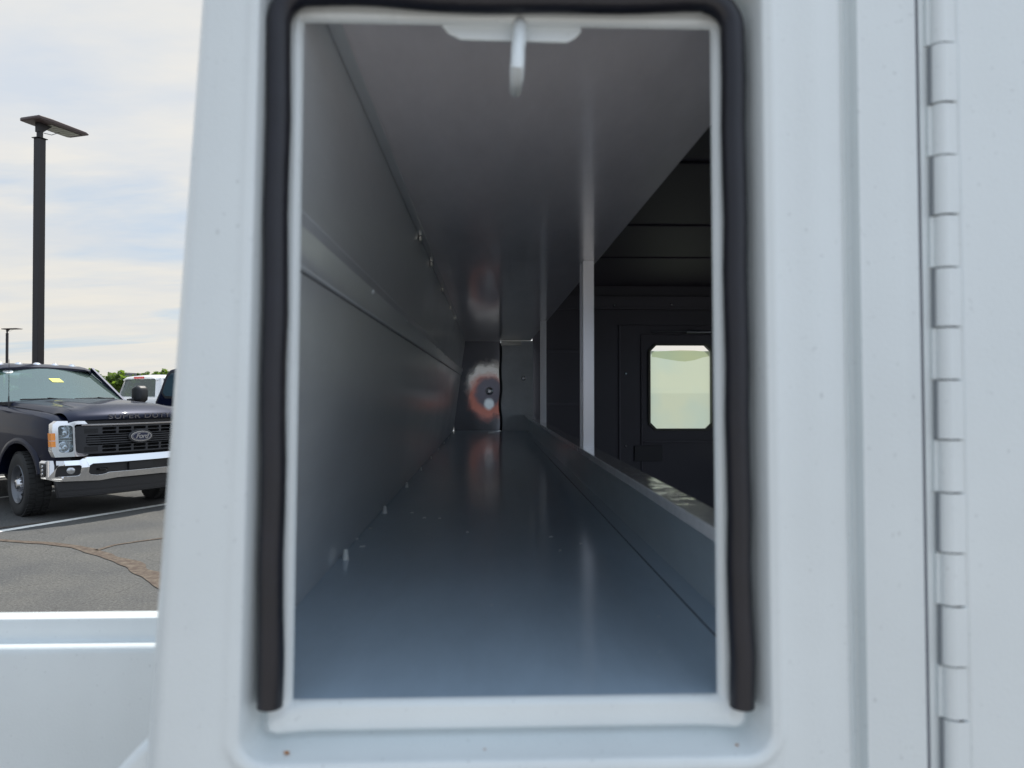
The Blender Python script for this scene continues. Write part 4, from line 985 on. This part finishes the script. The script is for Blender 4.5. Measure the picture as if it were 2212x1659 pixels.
        bm = bmesh.new(); rows = [[ws(v_, u) + Vector((-.01, 0, -.008)) for v_ in (-.19, -.1, 0, .1, .19)] for u in (.80, .97)]; loft(bm, rows, closed=False, caps=False); P('sensor_panel', bm, HOLE, smooth=False)
    return T

PA = R(-33)
t1 = make_pickup('pickup_truck', NAVY, True)
t1.location = (-5.878 - math.sin(PA), 9.206 + math.cos(PA), 0); t1.rotation_euler = (0, 0, PA)
tag(t1, 'black pickup truck facing right with chrome bumper and oval badge, parked nearest on the asphalt', 'pickup truck')
t2 = make_pickup('pickup_truck', CARWHITE, False)
t2.location = (-8.44 + 3.15 * math.cos(R(56)), 17.7 + 3.15 * math.sin(R(56)), 0); t2.rotation_euler = (0, 0, R(56))
tag(t2, 'white pickup seen from behind with a red brake light, beyond the black pickup hood', 'pickup truck')

# dark wagon at the right edge, only its raked rear pillar and window show
SUV = empty('parked_wagon', at(420, 1000, 14.4) * Vector((1, 1, 0)) if False else Vector((at(420, 900, 14.4).x, 14.4, 0)))
tag(SUV, 'dark vehicle with raked pillar and rounded window, half hidden by the white body edge', 'car')
def SP(n_, bm, m, **k):
    bmesh.ops.transform(bm, matrix=Matrix.Translation(-SUV.location), verts=bm.verts[:]); return put(n_, bm, m, parent=SUV, **k)
def q2(px, py): v_ = at(px, py, 14.4); return (v_.x, v_.z)
side = [q2(*p) for p in ((333, 880), (334, 868), (345, 842), (352, 822), (359, 807), (367, 799), (378, 796), (400, 795), (600, 795), (680, 802), (760, 860), (860, 872), (880, 890))]
zb = .35; side = [(side[0][0] - .05, zb)] + side + [(side[-1][0], zb)]
bm = bmesh.new(); prism(bm, side, 14.4, 16.2, 'y'); wb_ = SP('body', bm, NAVY, bev=.05, seg=3, auto=40)
bm = bmesh.new(); wp = [q2(*p) for p in ((358, 856), (352, 849), (355, 836), (363, 815), (371, 806), (392, 805), (470, 805), (470, 858))]
prism(bm, wp, 14.38, 14.395, 'y'); SP('side_window', bm, mat('wagon_glass', (.03, .06, .08), .05, coat=1.0), bev=.004)
bm = bmesh.new(); wp2 = [q2(*p) for p in ((357, 861), (349, 850), (352, 835), (361, 811), (370, 802.5), (392, 801.5), (474, 801.5), (474, 861))]
prism(bm, wp2, 14.388, 14.399, 'y'); SP('window_trim', bm, PLAST, bev=.003)
for a_ in (((484, 806), (560, 806), (560, 858), (484, 858)), ((570, 806), (668, 808), (728, 856), (570, 858))):
    bm = bmesh.new(); prism(bm, [q2(*p) for p in a_], 14.38, 14.3975, 'y'); SP('side_window', bm, MATS['wagon_glass'], bev=.004)
for cx_ in (.6, 3.4):
    bm = bmesh.new(); lathe(bm, [(0, -.02), (.20, -.02), (.22, -.03), (.34, -.03), (.36, 0), (.36, .2), (0, .2)], 'y', 32, (SUV.location.x + cx_ - .6, 14.4, .36)); SP('wheel', bm, TYRE)

# ------------------------------------------------------------------ area lamps
def lamp_post(loc, H, rz, label, hs=1.0):
    T = empty('area_lamp', loc, rz); tag(T, label, 'lamp post', group='tall solar lamp posts over the lot')
    bm = bmesh.new(); box(bm, -.072, .072, -.072, .072, 0, H); put('pole', bm, POLE, parent=T, bev=.01)
    bm = bmesh.new(); box(bm, -.095, .095, -.095, .095, H, H + .012); put('pole_cap', bm, POLE, parent=T)
    bm = bmesh.new(); box(bm, -.17, .17, -.17, .17, 0, .03); put('base_plate', bm, POLE, parent=T)
    bm = bmesh.new(); tube(bm, [(0, 0, H + .01), (0, 0, H + .24)], .055, 14); hexa(bm, [(-.06, -.05, H + .12), (.02, -.05, H + .12), (.02, .05, H + .12), (-.06, .05, H + .12), (-.06, -.05, H + .30), (.22, -.05, H + .30), (.22, .05, H + .30), (-.06, .05, H + .30)])
    put('bracket', bm, POLE, parent=T, bev=.005)
    hd = empty('h', (0, 0, 0)); bpy.data.objects.remove(hd)
    M = Matrix.Translation((0.02, 0, H + .30)) @ Matrix.Rotation(R(-2), 4, 'Y') @ Matrix.Diagonal((hs, hs, 1, 1))
    bm = bmesh.new()
    secs = []
    for x, w, t0, t1_ in ((-.28, .24, .015, .05), (-.26, .29, 0, .07), (.0, .31, 0, .075), (.90, .31, 0, .06), (.99, .29, .01, .04)):
        secs.append([M @ Vector((x, y, z)) for y, z in ((-w, t0 + .01), (-w + .03, t0), (w - .03, t0), (w, t0 + .01), (w, t1_ - .015), (w - .03, t1_), (-w + .03, t1_), (-w, t1_ - .015))])
    loft(bm, secs); hdo = put('lamp_head', bm, HEADM, parent=T, bev=.004)
    for k in range(7):
        bm = bmesh.new(); x = .12 + k * .108; box(bm, x, x + .09, -.17, .24, -.006, .002, M); put('led_panel', bm, LED, parent=hdo, smooth=False)
    bm = bmesh.new(); box(bm, .08, .90, -.185, -.178, -.008, .002, M); put('panel_gap', bm, HOLE, parent=hdo)
    bm = bmesh.new(); tube(bm, [(.08, 0, H + .14), (.25, 0, H + .16), (.42, 0, H + .27)], .006, 6); put('cable', bm, POLE, parent=T)
    return T
q = at(86, 300, 14.0 + 0.0); lp1 = lamp_post((q.x, q.y, 0), q.z, R(71), 'near tall dark square lamp post with flat panel head, behind the black pickup', .86)
q = at(15.5, 720, 58.0); lp2 = lamp_post((q.x, q.y, 0), q.z, R(-4), 'small distant lamp post standing left of the taller lamp post', 1.05)

# ------------------------------------------------------------------ trees and far background
def leafmat(name, col):
    m = mat(name, col, .7, var=.45, vscale=.7); t = m.node_tree; p = t.nodes['Principled BSDF']; o = t.nodes['Material Output']
    tl = nd(t, 'ShaderNodeBsdfTranslucent'); tl.inputs[0].default_value = (col[0] * 2.2, col[1] * 2.4, col[2] * 1.2, 1); ms = nd(t, 'ShaderNodeMixShader'); ms.inputs[0].default_value = .45
    t.links.new(p.outputs[0], ms.inputs[1]); t.links.new(tl.outputs[0], ms.inputs[2]); t.links.new(ms.outputs[0], o.inputs[0]); return m
LM = [leafmat('leaf_bright', (.11, .16, .035)), leafmat('leaf_mid', (.085, .13, .035)), leafmat('leaf_dark', (.055, .09, .032))]
BARK = mat('bark', (.08, .06, .045), .9, bump=.5, bscale=8)
def crown_bm(lobes, n, s):
    bm = bmesh.new()
    for (cx_, cy_, cz_, rx, rz_) in lobes:
        for _ in range(int(n * rx * rz_)):
            while True:
                u = Vector((random.uniform(-1, 1), random.uniform(-1, 1), random.uniform(-1, 1)))
                if .35 < u.length < 1: break
            rad = .82 + .35 * mnoise.noise(u * 2.5 + Vector((cx_, cy_, cz_)))
            p = Vector((cx_ + u.x * rx * rad, cy_ + u.y * rx * rad, cz_ + u.z * rz_ * rad))
            a = Vector((random.uniform(-1, 1), random.uniform(-1, 1), random.uniform(-.6, .6))).normalized() * s * random.uniform(.6, 1.3)
            b_ = Vector((random.uniform(-1, 1), random.uniform(-1, 1), random.uniform(-1, 1))).normalized() * s * random.uniform(.5, 1.0)
            bm.faces.new([bm.verts.new(p + a), bm.verts.new(p + b_), bm.verts.new(p - a), bm.verts.new(p - b_)])
    return bm
def tree(px, topy, depth, wid, k, label, shape=1.0):
    q = at(px, topy, depth); H = q.z; T = empty('tree', (q.x, depth, 0)); tag(T, label, 'tree', group='trees along the far edge of the lot')
    w = wid * 1.35 * depth / 1550 / 2; random.seed(int(px * 7)); lobes = []
    for i in range(9):
        a = random.uniform(-1, 1); zz_ = random.uniform(.42, .82); lobes.append((a * w * .65 * (1.35 - zz_) * 1.3, random.uniform(-.5, .5) * w, H * zz_, w * random.uniform(.30, .48), H * random.uniform(.13, .19) * shape))
    lobes.append((0, 0, H * .84, w * .34, H * .15))
    put('crown', crown_bm(lobes, 60, .42), LM[k], parent=T, smooth=False)
    bm = bmesh.new(); tube(bm, [(0, 0, 0), (.1, 0, H * .3), (0, .1, H * .75)], [.28, .2, .08], 8)
    for i in range(4):
        a = i * 1.6; tube(bm, [(0, 0, H * .35), (math.cos(a) * w * .4, math.sin(a) * w * .4, H * .65)], [.12, .04], 6)
    put('trunk', bm, BARK, parent=T)
TR = [(192, 793, 118, 46, 1, 'tallest mid green tree, touching the black pickup windscreen edge'),
      (212, 806, 124, 34, 2, 'darker airy tree between the two brightest crowns at the left of the far row'),
      (160, 800, 121, 50, 0, 'green tree hidden mostly behind the black pickup cab'),
      (238, 803.5, 120, 30, 1, 'low rounded tree just left of the bright broad one'),
      (262, 798.5, 116, 52, 0, 'bright broad green tree above the white pickup roof'),
      (298, 801, 140, 11, 2, 'small dark pointed evergreen standing alone above the red brake light'),
      (318, 800.5, 118, 30, 1, 'round dome shaped green tree right of the pointed evergreen'),
      (338, 800, 121, 30, 1, 'green tree between the dome shaped tree and the dark vehicle pillar'),
      (356, 794, 114, 40, 0, 'bright green tree right beside the dark vehicle pillar'),
      (390, 792, 119, 46, 1, 'green tree at the right end of the far row, behind the white body edge'),
      (60, 803, 123, 70, 1, 'wide green tree hidden behind the black pickup roof'),
      (-40, 799, 120, 70, 0, 'bright green tree beyond the left edge of the picture')]
for a_ in TR: tree(*a_)
random.seed(21); bm = crown_bm([(x, 128 + random.uniform(-2, 2), 2.3 + random.uniform(-.4, .7), 3.4, 2.6) for x in range(-110, 30, 4)], 26, .5)
tag(put('hedgerow', bm, LM[0], smooth=False), 'low band of green brush under the far trees', 'brush', kind='stuff')
# grey far building between the trees
q0, q1 = at(278, 806, 150), at(294, 806, 150); B = empty('far_building', ((q0.x + q1.x) / 2, 150, 0)); tag(B, 'pale grey flat roofed building showing between the far trees', 'building')
w = (q1.x - q0.x) / 2; bm = bmesh.new(); box(bm, -w, w, -4, 4, 0, q0.z - .3); put('wall', bm, mat('grey_wall', (.25, .27, .28), .8), parent=B, smooth=False)
bm = bmesh.new(); box(bm, -w - .2, w + .2, -4.2, 4.2, q0.z - .3, q0.z); put('roof', bm, mat('grey_roof', (.18, .18, .19), .8), parent=B, smooth=False)
# thin overhead wires in front of the trees
bm = bmesh.new(); a_, b_ = at(-200, 809, 100), at(520, 812, 100)
for dz in (0, .35): tube(bm, [a_ + Vector((0, 0, dz)) + (b_ - a_) * (k / 12) - Vector((0, 0, .5 * math.sin(math.pi * k / 12))) for k in range(13)], .02, 5)
tag(put('overhead_wires', bm, POLE), 'thin overhead wires crossing low in front of the far trees', 'wires')
for k in (-.5, 1.5):
    p_ = a_ + (b_ - a_) * (0 if k < 0 else 1); bm = bmesh.new(); tube(bm, [(0, 0, 0), (0, 0, p_.z + .6)], [.14, .10], 8); o = put('utility_pole', bm, BARK); o.location = (p_.x, p_.y, 0)
    tag(o, 'wooden pole carrying the overhead wires, ' + ('beyond the left edge' if k < 0 else 'behind the white body'), 'utility pole')

S.cycles.max_bounces = 14; S.cycles.diffuse_bounces = 8; S.cycles.glossy_bounces = 8; S.cycles.transparent_max_bounces = 12
S.cycles.caustics_reflective = False; S.cycles.caustics_refractive = False; S.cycles.sample_clamp_indirect = 6
S.cycles.use_denoising = True
